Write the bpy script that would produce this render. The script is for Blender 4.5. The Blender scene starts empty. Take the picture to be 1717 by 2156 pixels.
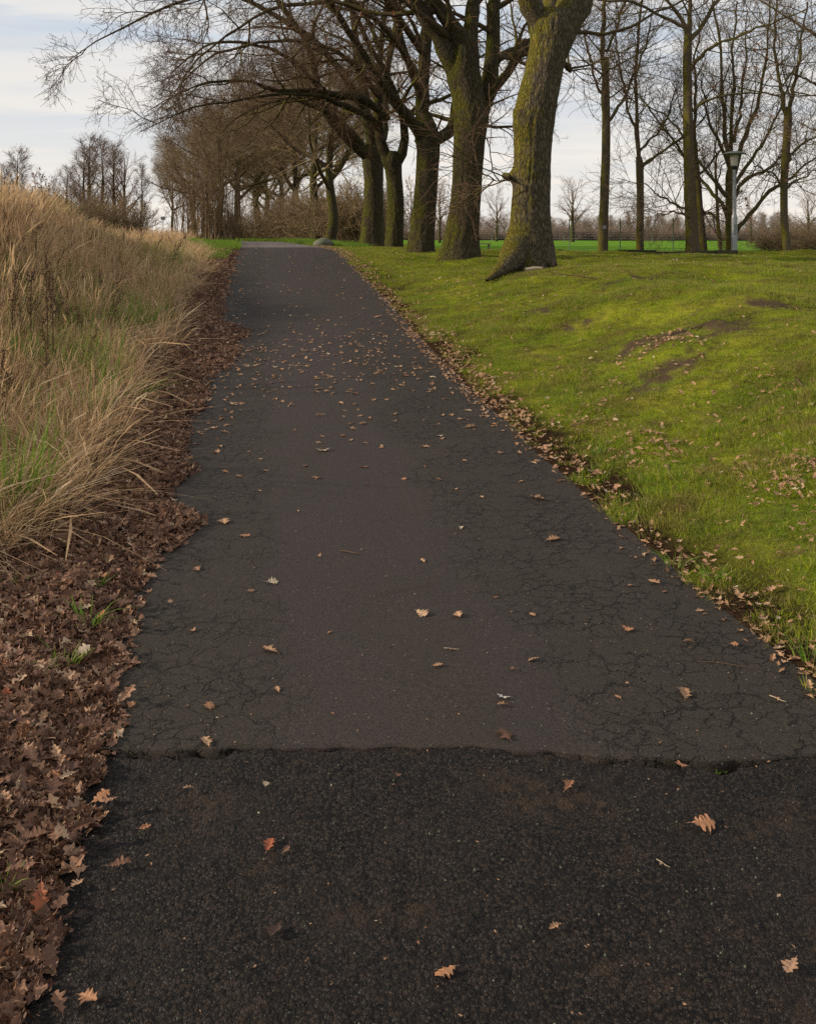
import bpy, math, random
import numpy as np
from mathutils import Vector, Matrix

# ------------------------------------------------------------------ camera, sky, sun, exposure
SC = bpy.context.scene
COL = SC.collection
EYE = 1.6
F = 2003.0            # focal length and picture size in the units used to measure the place
UW, VH, HZ = 1717.0, 2156.0, 497.0
cam = bpy.data.cameras.new('camera'); camo = bpy.data.objects.new('camera', cam); COL.objects.link(camo)
camo.location = (0, 0, EYE); camo.rotation_euler = (math.radians(90), 0, 0)
cam.sensor_fit = 'HORIZONTAL'; cam.sensor_width = 24.0; cam.lens = 24.0 * F / UW
# sensor_fit HORIZONTAL: shift is in units of the picture's width
cam.shift_y = -(VH / 2 - HZ) / UW
cam.clip_start = 0.1; cam.clip_end = 4000
SC.camera = camo

SUN_EL, SUN_AZ = math.radians(23), math.atan2(-0.97, -0.10)
sdir = Vector((math.sin(SUN_AZ) * math.cos(SUN_EL), math.cos(SUN_AZ) * math.cos(SUN_EL), math.sin(SUN_EL)))
sl = bpy.data.lights.new('sun', 'SUN'); slo = bpy.data.objects.new('sun', sl); COL.objects.link(slo)
sl.energy = 5.0; sl.angle = math.radians(3.0); sl.color = (1.0, 0.86, 0.66)
slo.rotation_euler = (-sdir).to_track_quat('-Z', 'Y').to_euler(); slo.location = (-30, 10, 20)

world = bpy.data.worlds.new('World'); SC.world = world; world.use_nodes = True
nt = world.node_tree; nt.nodes.clear()


class G:
    """tiny node-graph writer"""
    def __init__(s, tree): s.t = tree
    def __call__(s, typ, ins=None, **kw):
        n = s.t.nodes.new(typ)
        for k, v in kw.items(): setattr(n, k, v)
        for k, v in (ins or {}).items(): s.put(n.inputs[k], v)
        return n
    def put(s, sock, v):
        if isinstance(v, bpy.types.NodeSocket): s.t.links.new(v, sock)
        elif isinstance(v, bpy.types.Node): s.t.links.new(v.outputs[0], sock)
        elif isinstance(v, (tuple, list)) and len(v) == 3 and sock.type == 'RGBA': sock.default_value = (*v, 1)
        else: sock.default_value = v
    def m(s, op, a, b=None, c=None, clamp=False):
        n = s.t.nodes.new('ShaderNodeMath'); n.operation = op; n.use_clamp = clamp
        for i, v in enumerate((a, b, c)):
            if v is not None: s.put(n.inputs[i], v)
        return n.outputs[0]
    def mix(s, f, a, b, blend='MIX'):
        n = s.t.nodes.new('ShaderNodeMix'); n.data_type = 'RGBA'; n.blend_type = blend; n.clamp_factor = True
        s.put(n.inputs[0], f); s.put(n.inputs[6], a); s.put(n.inputs[7], b)
        return n.outputs[2]
    def ramp(s, f, a, b, lo=0.0, hi=1.0):
        n = s.t.nodes.new('ShaderNodeMapRange'); n.clamp = True; n.interpolation_type = 'SMOOTHSTEP'
        s.put(n.inputs[0], f)
        for i, v in zip((1, 2, 3, 4), (a, b, lo, hi)): s.put(n.inputs[i], v)
        return n.outputs[0]
    def noise(s, vec, scale, detail=2, rough=.5, dist=0.0):
        n = s('ShaderNodeTexNoise', {'Scale': scale, 'Detail': detail, 'Roughness': rough, 'Distortion': dist})
        if vec is not None: s.put(n.inputs['Vector'], vec)
        return n.outputs[0]
    def scale(s, vec, xyz, loc=(0, 0, 0), rot=(0, 0, 0)):
        n = s('ShaderNodeMapping', {'Vector': vec}); n.inputs['Scale'].default_value = xyz
        n.inputs['Location'].default_value = loc; n.inputs['Rotation'].default_value = rot
        return n.outputs[0]


g = G(nt)
sky = g('ShaderNodeTexSky'); sky.sky_type = 'NISHITA'; sky.sun_disc = False
sky.sun_elevation = SUN_EL; sky.sun_rotation = SUN_AZ % (2 * math.pi); sky.dust_density = 2.0
tc = g('ShaderNodeTexCoord')
sep = g('ShaderNodeSeparateXYZ', {0: tc.outputs['Generated']})
# clouds laid out as thin sheets: direction divided by its height above the horizon
zz = g.m('ADD', g.m('MAXIMUM', sep.outputs[2], 0.0), 0.10)
cx_ = g('ShaderNodeCombineXYZ', {0: g.m('DIVIDE', sep.outputs[0], zz), 1: g.m('DIVIDE', sep.outputs[1], zz), 2: 0.0})
st1 = g.noise(g.scale(cx_.outputs[0], (0.32, 1.25, 1), (3.1, 0.4, 0), (0, 0, .10)), 1.5, 5, .58, .7)
st2 = g.noise(g.scale(tc.outputs['Generated'], (1.3, 1.3, 14), (0, 0, .7), (0, .03, 0)), 2.2, 5, .6, .5)
cov = g.ramp(g.m('ADD', g.m('MULTIPLY', st1, .45), g.m('MULTIPLY', st2, .55)), .40, .60)
low = g.ramp(sep.outputs[2], 0.0, 0.22)
veil = g.mix(low, (9.2, 8.8, 8.3), (6.4, 7.1, 8.0))            # thin high veil, paler near the horizon
veil = g.mix(0.08, veil, sky.outputs[0])
cloud = g.mix(low, (9.7, 9.0, 8.1), (8.9, 8.5, 8.0))
skyc = g.mix(g.m('MULTIPLY', cov, .78), veil, cloud)
below = g.ramp(sep.outputs[2], -0.02, 0.0)
skyc = g.mix(below, (2.0, 1.9, 1.6), skyc)
bg = g('ShaderNodeBackground', {'Color': skyc, 'Strength': 0.10})
wo = g('ShaderNodeOutputWorld', {'Surface': bg})

SC.view_settings.view_transform = 'Standard'; SC.view_settings.look = 'None'
SC.view_settings.exposure = 0.0; SC.view_settings.gamma = 1.0; SC.view_settings.use_curve_mapping = False
SC.cycles.use_denoising = False; SC.cycles.sample_clamp_indirect = 3.0; SC.cycles.sample_clamp_direct = 8.0
SC.cycles.max_bounces = 6; SC.cycles.diffuse_bounces = 3; SC.cycles.transmission_bounces = 4
SC.cycles.transparent_max_bounces = 8

# ------------------------------------------------------------------ numbers
RNG = np.random.default_rng(11)


def _h(ix, iy, iz, seed):
    n = (ix * 374761393 + iy * 668265263 + iz * 2147483647 + seed * 974634777) & 0xFFFFFFFF
    n = ((n ^ (n >> 13)) * 1274126177) & 0xFFFFFFFF
    n = n ^ (n >> 16)
    return (n & 0xFFFF) / 65535.0


def vnoise(x, y, z=0.0, seed=0):
    x, y, z = np.broadcast_arrays(np.asarray(x, float), np.asarray(y, float), np.asarray(z, float))
    ix, iy, iz = (np.floor(a).astype(np.int64) for a in (x, y, z))
    fx, fy, fz = x - ix, y - iy, z - iz
    fx, fy, fz = (f * f * (3 - 2 * f) for f in (fx, fy, fz))
    r = 0
    for dx in (0, 1):
        for dy in (0, 1):
            for dz in (0, 1):
                w = (fx if dx else 1 - fx) * (fy if dy else 1 - fy) * (fz if dz else 1 - fz)
                r = r + w * _h(ix + dx, iy + dy, iz + dz, seed)
    return r * 2 - 1


def fbm(x, y, z=0.0, seed=0, octv=3):
    r, a, f = 0, 1.0, 1.0
    for i in range(octv):
        r = r + a * vnoise(np.asarray(x) * f, np.asarray(y) * f, np.asarray(z) * f, seed + i * 7); a *= .5; f *= 2.03
    return r


def sst(x, a, b):
    t = np.clip((np.asarray(x, float) - a) / (b - a), 0, 1)
    return t * t * (3 - 2 * t)


_yk = np.arange(-20, 3000, .25)
_zr = np.interp(_yk, [-20, 0, 3.4, 6.1, 8.8, 12.1, 16.5, 20, 23, 25.5, 30, 60, 200, 3000],
                [-.15, 0, 0, .055, .21, .42, .76, 1.05, 1.225, 1.275, 1.288, 1.30, 1.25, 1.0])
_zs = np.convolve(np.pad(_zr, 6, 'edge'), np.hanning(15)[1:-1] / np.hanning(15).sum(), 'valid')
_cr = np.where(_yk < 23, .18 - .156 * (_yk - 3.55), .18 - .156 * (23 - 3.55) - .180 * (_yk - 23))
_cr = np.where(_yk < 52, _cr, _cr[np.searchsorted(_yk, 52)] - .55 * (_yk - 52))
_cr = np.where(_yk < 75, _cr, _cr[np.searchsorted(_yk, 75)] - .2 * (_yk - 75))
_cs = np.convolve(np.pad(_cr, 10, 'edge'), np.hanning(23)[1:-1] / np.hanning(23).sum(), 'valid')
def zp(y): return np.interp(y, _yk, _zs)
def cx(y): return np.interp(y, _yk, _cs)


def path_z(s, y):
    return zp(y) + .012 * (1 - (np.asarray(s) / 1.25) ** 2) + .006 * fbm(np.asarray(s) * 1.1, np.asarray(y) * .6, seed=5)


MOLE = [(1.62, 6.46, .05), (2.35, 8.4, .05), (2.9, 8.9, .05)]


def ground_z(x, y):
    x = np.asarray(x, float); y = np.asarray(y, float)
    s = x - cx(y); base = zp(y)
    top = np.interp(y, [-5, 5, 10, 15.5, 20, 26, 30, 36, 50, 120, 200, 500, 2000],
                    [.62, .75, .93, 1.10, 1.08, 1.19, 1.22, 1.22, 1.2, 1.1, 1.0, 1.2, 1.2])
    far = np.interp(y, [0, 22, 28, 36, 50, 120, 210, 500, 2000], [1.0, 1.08, 1.08, .93, .82, .80, .84, 1.3, 1.3])
    top = top + (far - top) * sst(s, 4.5, 9)
    w = 1.25 + np.interp(y, [0, 5, 12, 20, 26], [3.4, 3.2, 3.0, 2.2, 1.8])
    k = np.clip((s - 1.22) / (w - 1.22), 0, 1)
    right = base + (top - base) * (0.45 * k + .55 * k * k * (3 - 2 * k))
    bump = .10 * fbm(x * .6, y * .5, seed=21) * sst(s, 1.5, 3) + .026 * fbm(x * 3.1, y * 2.6, seed=22) * sst(s, 1.25, 1.8)
    hump = .10 * np.exp(-((x - 2.2) / 1.5) ** 2 - ((y - 11.2) / 1.3) ** 2) + .07 * np.exp(-((x - 4.6) / 1.2) ** 2 - ((y - 13.5) / 1.5) ** 2)
    right = right + bump * np.where(y > 40, .4, 1) + hump
    t = sst(-s, 1.9, 3.2)
    m = sst(-s, 2.7, 5.2) * sst(y, 7.5, 13.5) * (1 - sst(y, 16.5, 23))
    m2 = sst(-s, 2.6, 6.0) * (1 - sst(y, 9, 15)) * .4
    left = base + .10 * t + 1.22 * m * (1 + .10 * vnoise(x * .35, y * .35, seed=4)) + m2 + .05 * fbm(x * .9, y * .9, seed=31) * t
    left = left + .030 * sst(-s, 1.32, 1.6) + .012 * fbm(x * 5, y * 5, seed=33) * sst(-s, 1.22, 1.5)
    left = left - .22 * sst(-s, 2.5, 7) * sst(y, 22, 30)
    mid = base - .12
    z = np.where(s > 0, right, left)
    for px, py, hh in MOLE: z = z + hh * np.exp(-((x - px) / .16) ** 2 - ((y - py) / .2) ** 2)
    return np.where((s < 1.2) & (s > -1.30), mid, z)


def surf_z(x, y):
    s = np.asarray(x) - cx(y)
    return np.where((s < 1.23) & (s > -1.31), np.where(np.asarray(y) < yc(x), path_z(s, y) + .000, path_z(s, y)), ground_z(x, y))


def yc(x):      # the line where the coarse asphalt in front ends
    x = np.asarray(x, float)
    return 2.945 - .07 * sst(x, .15, .75) + .030 * sst(x, 1.0, 1.25) + .010 * fbm(x * 9, x * 0 + 2.2, seed=8) + .004 * vnoise(x * 55, x * 0, seed=9)


def at(u, v, Y): return np.array([(u - UW / 2) / F * Y, Y, EYE - (v - HZ) / F * Y])


def hit(u, v, up=0.0):
    """where the line of sight through a measured point meets the ground"""
    y = np.geomspace(1.6, 900, 6000)
    x = (u - UW / 2) / F * y; z = EYE - (v - HZ) / F * y - up
    d = z - surf_z(x, y)
    i = int(np.argmax(d < 0)) if (d < 0).any() else len(y) - 1
    return np.array([x[i], y[i], float(surf_z(x[i], y[i]))])


# ------------------------------------------------------------------ object helpers
def put(o, label=None, cat=None, group=None, kind=None, parent=None, category=None):
    cat = cat or category
    if label: o['label'] = label
    if cat: o['category'] = cat
    if group: o['group'] = group
    if kind: o['kind'] = kind
    if parent is not None: o.parent = parent
    return o


def empty(name, loc, label, cat, group=None, rz=0.0):
    o = bpy.data.objects.new(name, None); COL.objects.link(o)
    o.location = [float(c) for c in loc]; o.rotation_euler = (0, 0, rz); o.empty_display_size = .2
    return put(o, label, cat, group)


def mesh_data(name, V, faces, mat=None, smooth=True, attrs=None):
    V = np.asarray(V, np.float32)
    me = bpy.data.meshes.new(name)
    if not isinstance(faces, (list, tuple)): faces = [faces]
    faces = [np.asarray(f, np.int32) for f in faces if len(f)]
    sizes = np.concatenate([np.full(len(f), f.shape[1], np.int32) for f in faces])
    loops = np.concatenate([f.ravel() for f in faces])
    me.vertices.add(len(V)); me.vertices.foreach_set('co', V.ravel())
    me.loops.add(len(loops)); me.loops.foreach_set('vertex_index', loops)
    me.polygons.add(len(sizes))
    me.polygons.foreach_set('loop_start', np.concatenate([[0], np.cumsum(sizes)[:-1]]).astype(np.int32))
    me.polygons.foreach_set('loop_total', sizes)
    me.polygons.foreach_set('use_smooth', np.full(len(sizes), smooth))
    for k, a in (attrs or {}).items():
        at_ = me.attributes.new(k, 'FLOAT', 'POINT'); at_.data.foreach_set('value', np.asarray(a, np.float32).ravel())
    me.update(calc_edges=True)
    if mat: me.materials.append(mat)
    return me


def mesh_obj(name, V, faces, mat=None, parent=None, smooth=True, attrs=None, link=True, **kw):
    o = bpy.data.objects.new(name, mesh_data(name, V, faces, mat, smooth, attrs))
    if link: COL.objects.link(o)
    return put(o, parent=parent, **kw)


class Bag:
    """collects pieces of geometry into one mesh"""
    def __init__(s): s.V, s.Q, s.T, s.n = [], [], [], 0
    def add(s, V, Q=None, T=None):
        s.V.append(np.asarray(V, float).reshape(-1, 3))
        if Q is not None and len(Q): s.Q.append(np.asarray(Q) + s.n)
        if T is not None and len(T): s.T.append(np.asarray(T) + s.n)
        s.n += len(s.V[-1])
        return s
    def box(s, c, d, rz=0.0):
        a = np.array([[x, y, z] for z in (-.5, .5) for y in (-.5, .5) for x in (-.5, .5)]) * d
        co, si = math.cos(rz), math.sin(rz)
        a = a @ np.array([[co, si, 0], [-si, co, 0], [0, 0, 1]]) + np.asarray(c)
        return s.add(a, [[0, 2, 3, 1], [4, 5, 7, 6], [0, 1, 5, 4], [2, 6, 7, 3], [0, 4, 6, 2], [1, 3, 7, 5]])
    def lathe(s, prof, c=(0, 0, 0), n=24):
        p = np.asarray(prof, float); a = np.linspace(0, 2 * np.pi, n, endpoint=False)
        V = np.stack([p[:, None, 0] * np.cos(a), p[:, None, 0] * np.sin(a), np.repeat(p[:, 1:2], n, 1)], -1) + np.asarray(c)
        i, j = np.meshgrid(np.arange(len(p) - 1), np.arange(n), indexing='ij'); k = (j + 1) % n
        return s.add(V, np.stack([i * n + j, i * n + k, (i + 1) * n + k, (i + 1) * n + j], -1).reshape(-1, 4))
    def tubes(s, P, R, sides):
        V, Q = tubes(P, R, sides); return s.add(V, Q)
    def obj(s, name, mat, parent=None, smooth=True, link=True, **kw):
        f = []
        if s.Q: f.append(np.concatenate(s.Q))
        if s.T: f.append(np.concatenate(s.T))
        return mesh_obj(name, np.concatenate(s.V), f, mat, parent, smooth, link=link, **kw)


def norm(a): return a / np.maximum(np.linalg.norm(a, axis=-1, keepdims=True), 1e-9)


def frames(P):
    T = norm(np.gradient(P, axis=1))
    md = norm(P[:, -1] - P[:, 0])
    ref = np.where((np.abs(md[:, 2]) > .6)[:, None], np.array([[1., 0, 0]]), np.array([[0, 0, 1.]]))
    ref = np.where((np.abs((ref * md).sum(-1)) > .85)[:, None], np.array([[0, 1., 0]]), ref)
    U = norm(ref[:, None] - (ref[:, None] * T).sum(-1, keepdims=True) * T)
    return T, U, np.cross(T, U)


def tubes(P, R, sides):
    P = np.asarray(P, float); R = np.asarray(R, float)
    N, n = P.shape[:2]
    T, U, W = frames(P)
    a = np.linspace(0, 2 * np.pi, sides, endpoint=False)
    V = P[:, :, None] + R[:, :, None, None] * (np.cos(a)[:, None] * U[:, :, None] + np.sin(a)[:, None] * W[:, :, None])
    i, j, k = np.meshgrid(np.arange(N), np.arange(n - 1), np.arange(sides), indexing='ij'); k2 = (k + 1) % sides
    b = i * n * sides
    Q = np.stack([b + j * sides + k, b + j * sides + k2, b + (j + 1) * sides + k2, b + (j + 1) * sides + k], -1)
    return V.reshape(-1, 3), Q.reshape(-1, 4)


def curve(pts, n):
    """smooth curve through control points, evenly resampled; any number of columns"""
    p = np.asarray(pts, float)
    if len(p) == 2: t = np.linspace(0, 1, n)[:, None]; return p[0] * (1 - t) + p[1] * t
    q = np.vstack([2 * p[0] - p[1], p, 2 * p[-1] - p[-2]])
    out = []
    for i in range(len(p) - 1):
        a, b, c, d = q[i:i + 4]; t = np.linspace(0, 1, 12, endpoint=False)[:, None]
        out.append(.5 * (2 * b + (c - a) * t + (2 * a - 5 * b + 4 * c - d) * t ** 2 + (3 * b - a - 3 * c + d) * t ** 3))
    out = np.vstack(out + [p[-1:]])
    L = np.concatenate([[0], np.cumsum(np.linalg.norm(np.diff(out[:, :3], axis=0), axis=1))])
    t = np.linspace(0, L[-1], n)
    return np.stack([np.interp(t, L, out[:, k]) for k in range(out.shape[1])], 1)


def grow(P, R, rng, per, t0, t1, ang, L, n, rr=.55, trop=(0, 0, .1), wob=.15, rmin=.004, fall=.6, rmax=9):
    """children of every branch in P (N,n,3): starts, directions and paths for the whole level at once"""
    N, m = P.shape[:2]
    T, U, W = frames(P)
    per = max(1, int(per))
    t = t0 + (t1 - t0) * (np.arange(per)[None] + rng.random((N, per))) / per
    f = t * (m - 1); i = np.clip(f.astype(int), 0, m - 2); f = (f - i)[..., None]
    r_ = np.arange(N)[:, None]
    S = P[r_, i] * (1 - f) + P[r_, i + 1] * f
    rad = R[r_, i] * (1 - f[..., 0]) + R[r_, i + 1] * f[..., 0]
    Tt, Uu, Ww = T[r_, i], U[r_, i], W[r_, i]
    phi = (np.arange(per)[None] * 2.4 + rng.random((N, 1)) * 6.28 + rng.normal(0, .5, (N, per)))[..., None]
    a = rng.uniform(*ang, (N, per))[..., None]
    d = np.cos(a) * Tt + np.sin(a) * (np.cos(phi) * Uu + np.sin(phi) * Ww)
    d = d.reshape(-1, 3); S = S.reshape(-1, 3)
    ln = (rng.uniform(*L, (N, per)) * (1 - fall * (t - t0) / max(t1 - t0, 1e-6))).reshape(-1)
    M = len(d); out = np.empty((M, n, 3)); out[:, 0] = S
    bend = rng.normal(0, wob * .5, (M, 3)); tr = np.asarray(trop, float)
    for k in range(1, n):
        d = norm(d + tr / n * 2 + rng.normal(0, wob, (M, 3)) + bend / n)
        out[:, k] = out[:, k - 1] + d * (ln / (n - 1))[:, None]
    r0 = np.clip(rad.reshape(-1) * rr * rng.uniform(.75, 1.1, M), rmin, rmax)
    tt = np.linspace(0, 1, n)[None]
    Rr = np.maximum(r0[:, None] * (1 - .82 * tt), rmin * .7)
    return out, Rr

# ------------------------------------------------------------------ materials
def material(name):
    m = bpy.data.materials.new(name); m.use_nodes = True; m.node_tree.nodes.clear()
    return m, G(m.node_tree)


def finish(g_, col, rough=.8, bump=None, spec=.3, trans=0.0, metal=0.0, tcol=None):
    b = g_('ShaderNodeBsdfPrincipled', {'Base Color': col, 'Roughness': rough, 'Metallic': metal, 'Specular IOR Level': spec})
    if bump is not None: g_.put(b.inputs['Normal'], bump)
    s = b
    if trans:
        tb = g_('ShaderNodeBsdfTranslucent', {'Color': tcol if tcol is not None else col})
        s = g_('ShaderNodeMixShader', {0: trans, 1: b, 2: tb})
    g_('ShaderNodeOutputMaterial', {'Surface': s})


def wpos(g_): return g_('ShaderNodeNewGeometry').outputs['Position']


def bumpn(g_, h, dist, strength=1.0, prev=None):
    b = g_('ShaderNodeBump', {'Height': h, 'Distance': dist, 'Strength': strength})
    if prev is not None: g_.put(b.inputs['Normal'], prev)
    return b.outputs[0]


def lateral(g_, p):     # distance from the middle of the path
    s = g_('ShaderNodeSeparateXYZ', {0: p})
    return g_.m('ADD', g_.m('SUBTRACT', s.outputs[0], .18), g_.m('MULTIPLY', g_.m('SUBTRACT', s.outputs[1], 3.55), .156)), s.outputs[1]


def asphalt_smooth():
    m, q = material('worn_asphalt'); p = wpos(q); s, y = lateral(q, p)
    big = q.noise(q.scale(p, (1, .45, 1)), 1.0, 4, .6)
    # the strip of later surfacing left of the middle is violet grey, the old surface to the right brownish
    side = q.ramp(q.m('ADD', s, q.m('MULTIPLY', q.m('SUBTRACT', q.noise(q.scale(p, (1, .5, 1)), 1.3, 3, .6), .5), .95)), .10, .50)
    side = q.m('MULTIPLY', side, q.ramp(y, 15.0, 8.0))
    edge = q.ramp(q.m('ADD', s, q.m('MULTIPLY', q.m('SUBTRACT', q.noise(p, 2.3, 3), .5), .6)), -.50, -.82)
    old = q.m('MAXIMUM', side, edge)
    c = q.mix(old, (.043, .0295, .0305), (.0270, .0210, .0135))
    c = q.mix(q.ramp(big, .38, .66), c, (.036, .0265, .0195))
    c = q.mix(q.m('MULTIPLY', q.ramp(q.noise(q.scale(p, (1, .7, 1)), 2.6, 5, .65), .52, .7), .5), c, (.026, .022, .019))
    grain = q.noise(p, 150, 4, .8)
    c = q.mix(.62, c, q.mix(q.ramp(grain, .34, .66), (.003, .0024, .002), (.066, .051, .041)))
    c = q.mix(q.m('MULTIPLY', q.ramp(q.noise(p, 62, 3, .8), .56, .66), .55), c, (.012, .010, .009))
    c = q.mix(q.m('MULTIPLY', q.ramp(q.noise(p, 95, 3, .8), .60, .70), .6), c, (.105, .085, .068))
    v = q('ShaderNodeTexVoronoi', {'Vector': p, 'Scale': 85.0})
    sp = q.m('MULTIPLY', q.ramp(v.outputs['Distance'], .26, .12), q.ramp(q('ShaderNodeSeparateColor', {0: v.outputs['Color']}).outputs[0], .95, .99))
    c = q.mix(q.m('MULTIPLY', sp, .7), c, (.32, .28, .22))
    c = q.mix(q.m('MULTIPLY', q.ramp(y, 25.5, 28.0), .75), c, (.16, .135, .125))       # colour turns paler beyond the crest
    # crazing: cells of broken surface, opened where the surface is old
    wv = q.noise(p, 5.0, 4, .65); wn = q('ShaderNodeTexNoise', {'Vector': p, 'Scale': 7.0, 'Detail': 4.0, 'Roughness': .7})
    wp = q('ShaderNodeVectorMath', {0: p, 1: q.scale(wn.outputs['Color'], (.19, .19, 0))}, operation='ADD').outputs[0]
    cr = q('ShaderNodeTexVoronoi', {'Vector': q.scale(wp, (1, .8, 0)), 'Scale': 4.8}, feature='DISTANCE_TO_EDGE', voronoi_dimensions='2D').outputs[0]
    cr2 = q('ShaderNodeTexVoronoi', {'Vector': q.scale(wp, (1, 1, 0), (3, 1, 0)), 'Scale': 13.0}, feature='DISTANCE_TO_EDGE', voronoi_dimensions='2D').outputs[0]
    tame = q.ramp(s, -.3, .3, .85, 1.0)
    ok = q.m('MULTIPLY', q.m('MULTIPLY', old, tame), q.ramp(q.noise(p, 1.7, 3, .6), .34, .54))
    w1 = q.m('MULTIPLY', q.ramp(wv, .42, .75), .050)
    k1 = q.m('MULTIPLY', q.m('SUBTRACT', 1.0, q.m('DIVIDE', cr, q.m('ADD', w1, .009)), clamp=True), ok, clamp=True)
    ok2 = q.m('MULTIPLY', q.m('MULTIPLY', q.m('MULTIPLY', old, tame), q.ramp(q.noise(p, 2.9, 3, .6), .40, .56)), .95)
    k2 = q.m('MULTIPLY', q.m('SUBTRACT', 1.0, q.m('DIVIDE', cr2, .060), clamp=True), ok2, clamp=True)
    k = q.m('MAXIMUM', k1, k2, clamp=True)
    c = q.mix(q.m('MULTIPLY', k, .92), c, (.007, .0055, .004))
    h = q.m('SUBTRACT', q.m('ADD', q.m('MULTIPLY', grain, .55), q.m('MULTIPLY', q.noise(p, 60, 2), .25)), q.m('MULTIPLY', k, 2.6))
    finish(q, c, q.ramp(grain, .2, .8, .62, .86), bumpn(q, h, .0040), spec=.18)
    return m


def asphalt_coarse():
    m, q = material('coarse_asphalt'); p = wpos(q)
    wp = q('ShaderNodeVectorMath', {0: p, 1: q.scale(q('ShaderNodeTexNoise', {'Vector': p, 'Scale': 90.0}).outputs['Color'], (.006, .006, .006))}, operation='ADD').outputs[0]
    v = q('ShaderNodeTexVoronoi', {'Vector': wp, 'Scale': 105.0}); cc = q('ShaderNodeSeparateColor', {0: v.outputs['Color']})
    v2 = q('ShaderNodeTexVoronoi', {'Vector': wp, 'Scale': 260.0}); c2 = q('ShaderNodeSeparateColor', {0: v2.outputs['Color']})
    c = q.mix(q.ramp(cc.outputs[0], .1, .9), (.0015, .001, .001), (.042, .029, .022))
    c = q.mix(q.m('MULTIPLY', c2.outputs[1], .55), c, (.015, .010, .0078))
    c = q.mix(q.m('MULTIPLY', q.ramp(v.outputs['Distance'], .42, .72), .9), c, (.004, .0035, .0035))
    st = q.m('MULTIPLY', q.ramp(c2.outputs[0], .93, .96), q.ramp(v2.outputs['Distance'], .42, .25))
    c = q.mix(q.m('MULTIPLY', st, .75), c, q.mix(c2.outputs[2], (.24, .19, .13), (.20, .20, .21)))
    dirt = q.m('MULTIPLY', q.ramp(q.noise(p, 2.1, 5, .65), .50, .68), q.ramp(q.noise(p, 30, 3), .35, .6))
    c = q.mix(q.m('MULTIPLY', dirt, .75), c, (.055, .033, .019))
    c = q.mix(q.m('MULTIPLY', q.ramp(q.noise(p, 3.1, 4, .6), .4, .7), .35), c, (.026, .019, .016))
    h = q.m('ADD', q.m('MULTIPLY', v.outputs['Distance'], -.8), q.m('ADD', q.m('MULTIPLY', v2.outputs['Distance'], -.55), q.m('ADD', q.m('MULTIPLY', cc.outputs[1], .5), q.m('MULTIPLY', q.noise(p, 33, 4, .7), 1.0))))
    finish(q, c, q.ramp(cc.outputs[2], 0, 1, .5, .8), bumpn(q, h, .0095), spec=.16)
    return m


def ground_mat():
    m, q = material('ground'); p = wpos(q)
    def A(n): return q('ShaderNodeAttribute', attribute_name=n).outputs['Fac']
    n1, n2, n3 = q.noise(p, 1.1, 5, .65), q.noise(p, 9, 4, .7), q.noise(p, 60, 3, .7)
    lawn = q.mix(q.ramp(n1, .40, .62), (.21, .23, .018), (.105, .15, .012))
    lawn = q.mix(q.ramp(q.noise(q.scale(p, (.6, 1.3, 1)), 1.5, 4, .7), .50, .70), lawn, (.27, .25, .030))
    lawn = q.mix(q.m('MULTIPLY', q.ramp(n2, .48, .72), .55), lawn, (.14, .095, .045))
    lawn = q.mix(q.m('MULTIPLY', q.ramp(n3, .35, .7), .5), lawn, (.035, .042, .012))
    lit = q.mix(q.ramp(n3, .3, .7), (.012, .008, .005), (.045, .026, .016))
    dry = q.mix(q.ramp(n2, .35, .65), (.10, .072, .036), (.045, .052, .016))
    dry = q.mix(q.ramp(n3, .4, .7), dry, (.035, .026, .016))
    field = q.mix(q.ramp(n1, .35, .65), (.090, .190, .018), (.115, .215, .024))
    field = q.mix(q.ramp(q.noise(q.scale(p, (.05, .25, 1)), 1.0, 3), .45, .7), field, (.12, .22, .02))
    dirt = q.mix(n3, (.05, .034, .022), (.10, .07, .045))
    c = q.mix(A('lit'), lawn, lit); c = q.mix(A('dry'), c, dry); c = q.mix(A('field'), c, field); c = q.mix(A('dirt'), c, dirt)
    h = q.m('ADD', n3, q.m('MULTIPLY', n2, 1.5))
    finish(q, c, 1.0, bumpn(q, h, .02), spec=0.0)
    return m


def grass_mat(name, a, b, c_, trans=.35, patch=1.3, rough=.7, dk=.45):
    m, q = material(name); p = wpos(q)
    r = q('ShaderNodeNewGeometry').outputs['Random Per Island']
    n = q.noise(p, patch, 3, .65)
    c = q.mix(q.ramp(q.m('ADD', q.m('MULTIPLY', r, .62), q.m('MULTIPLY', n, .62)), .38, .86), a, b)
    c = q.mix(q.ramp(q.noise(p, patch * 2.7, 3, .7), .50, .72), c, c_)
    if name == 'lawn_grass':
        c = q.mix(q.ramp(r, .88, .97), c, (.36, .29, .13))
        c = q.mix(q.m('MULTIPLY', q.ramp(q.noise(q.scale(p, (.8, 1.6, 1)), 2.4, 5, .7), .44, .62), .66), c, (.22, .148, .058))
        c = q.mix(q.m('MULTIPLY', q.ramp(q.noise(p, 7.5, 3, .7), .50, .70), .55), c, (.075, .125, .012))
    if name == 'dry_grass':
        c = q.mix(q.ramp(r, .80, .97), c, (.72, .56, .38)); c = q.mix(q.ramp(r, .16, .05), c, (.10, .062, .034))
    tone = q.noise(p, 90, 2)
    c = q.mix(q.m('MULTIPLY', q.ramp(tone, .6, .3), dk), c, (.02, .02, .006))
    finish(q, c, rough, spec=.25, trans=trans)
    return m


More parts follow.
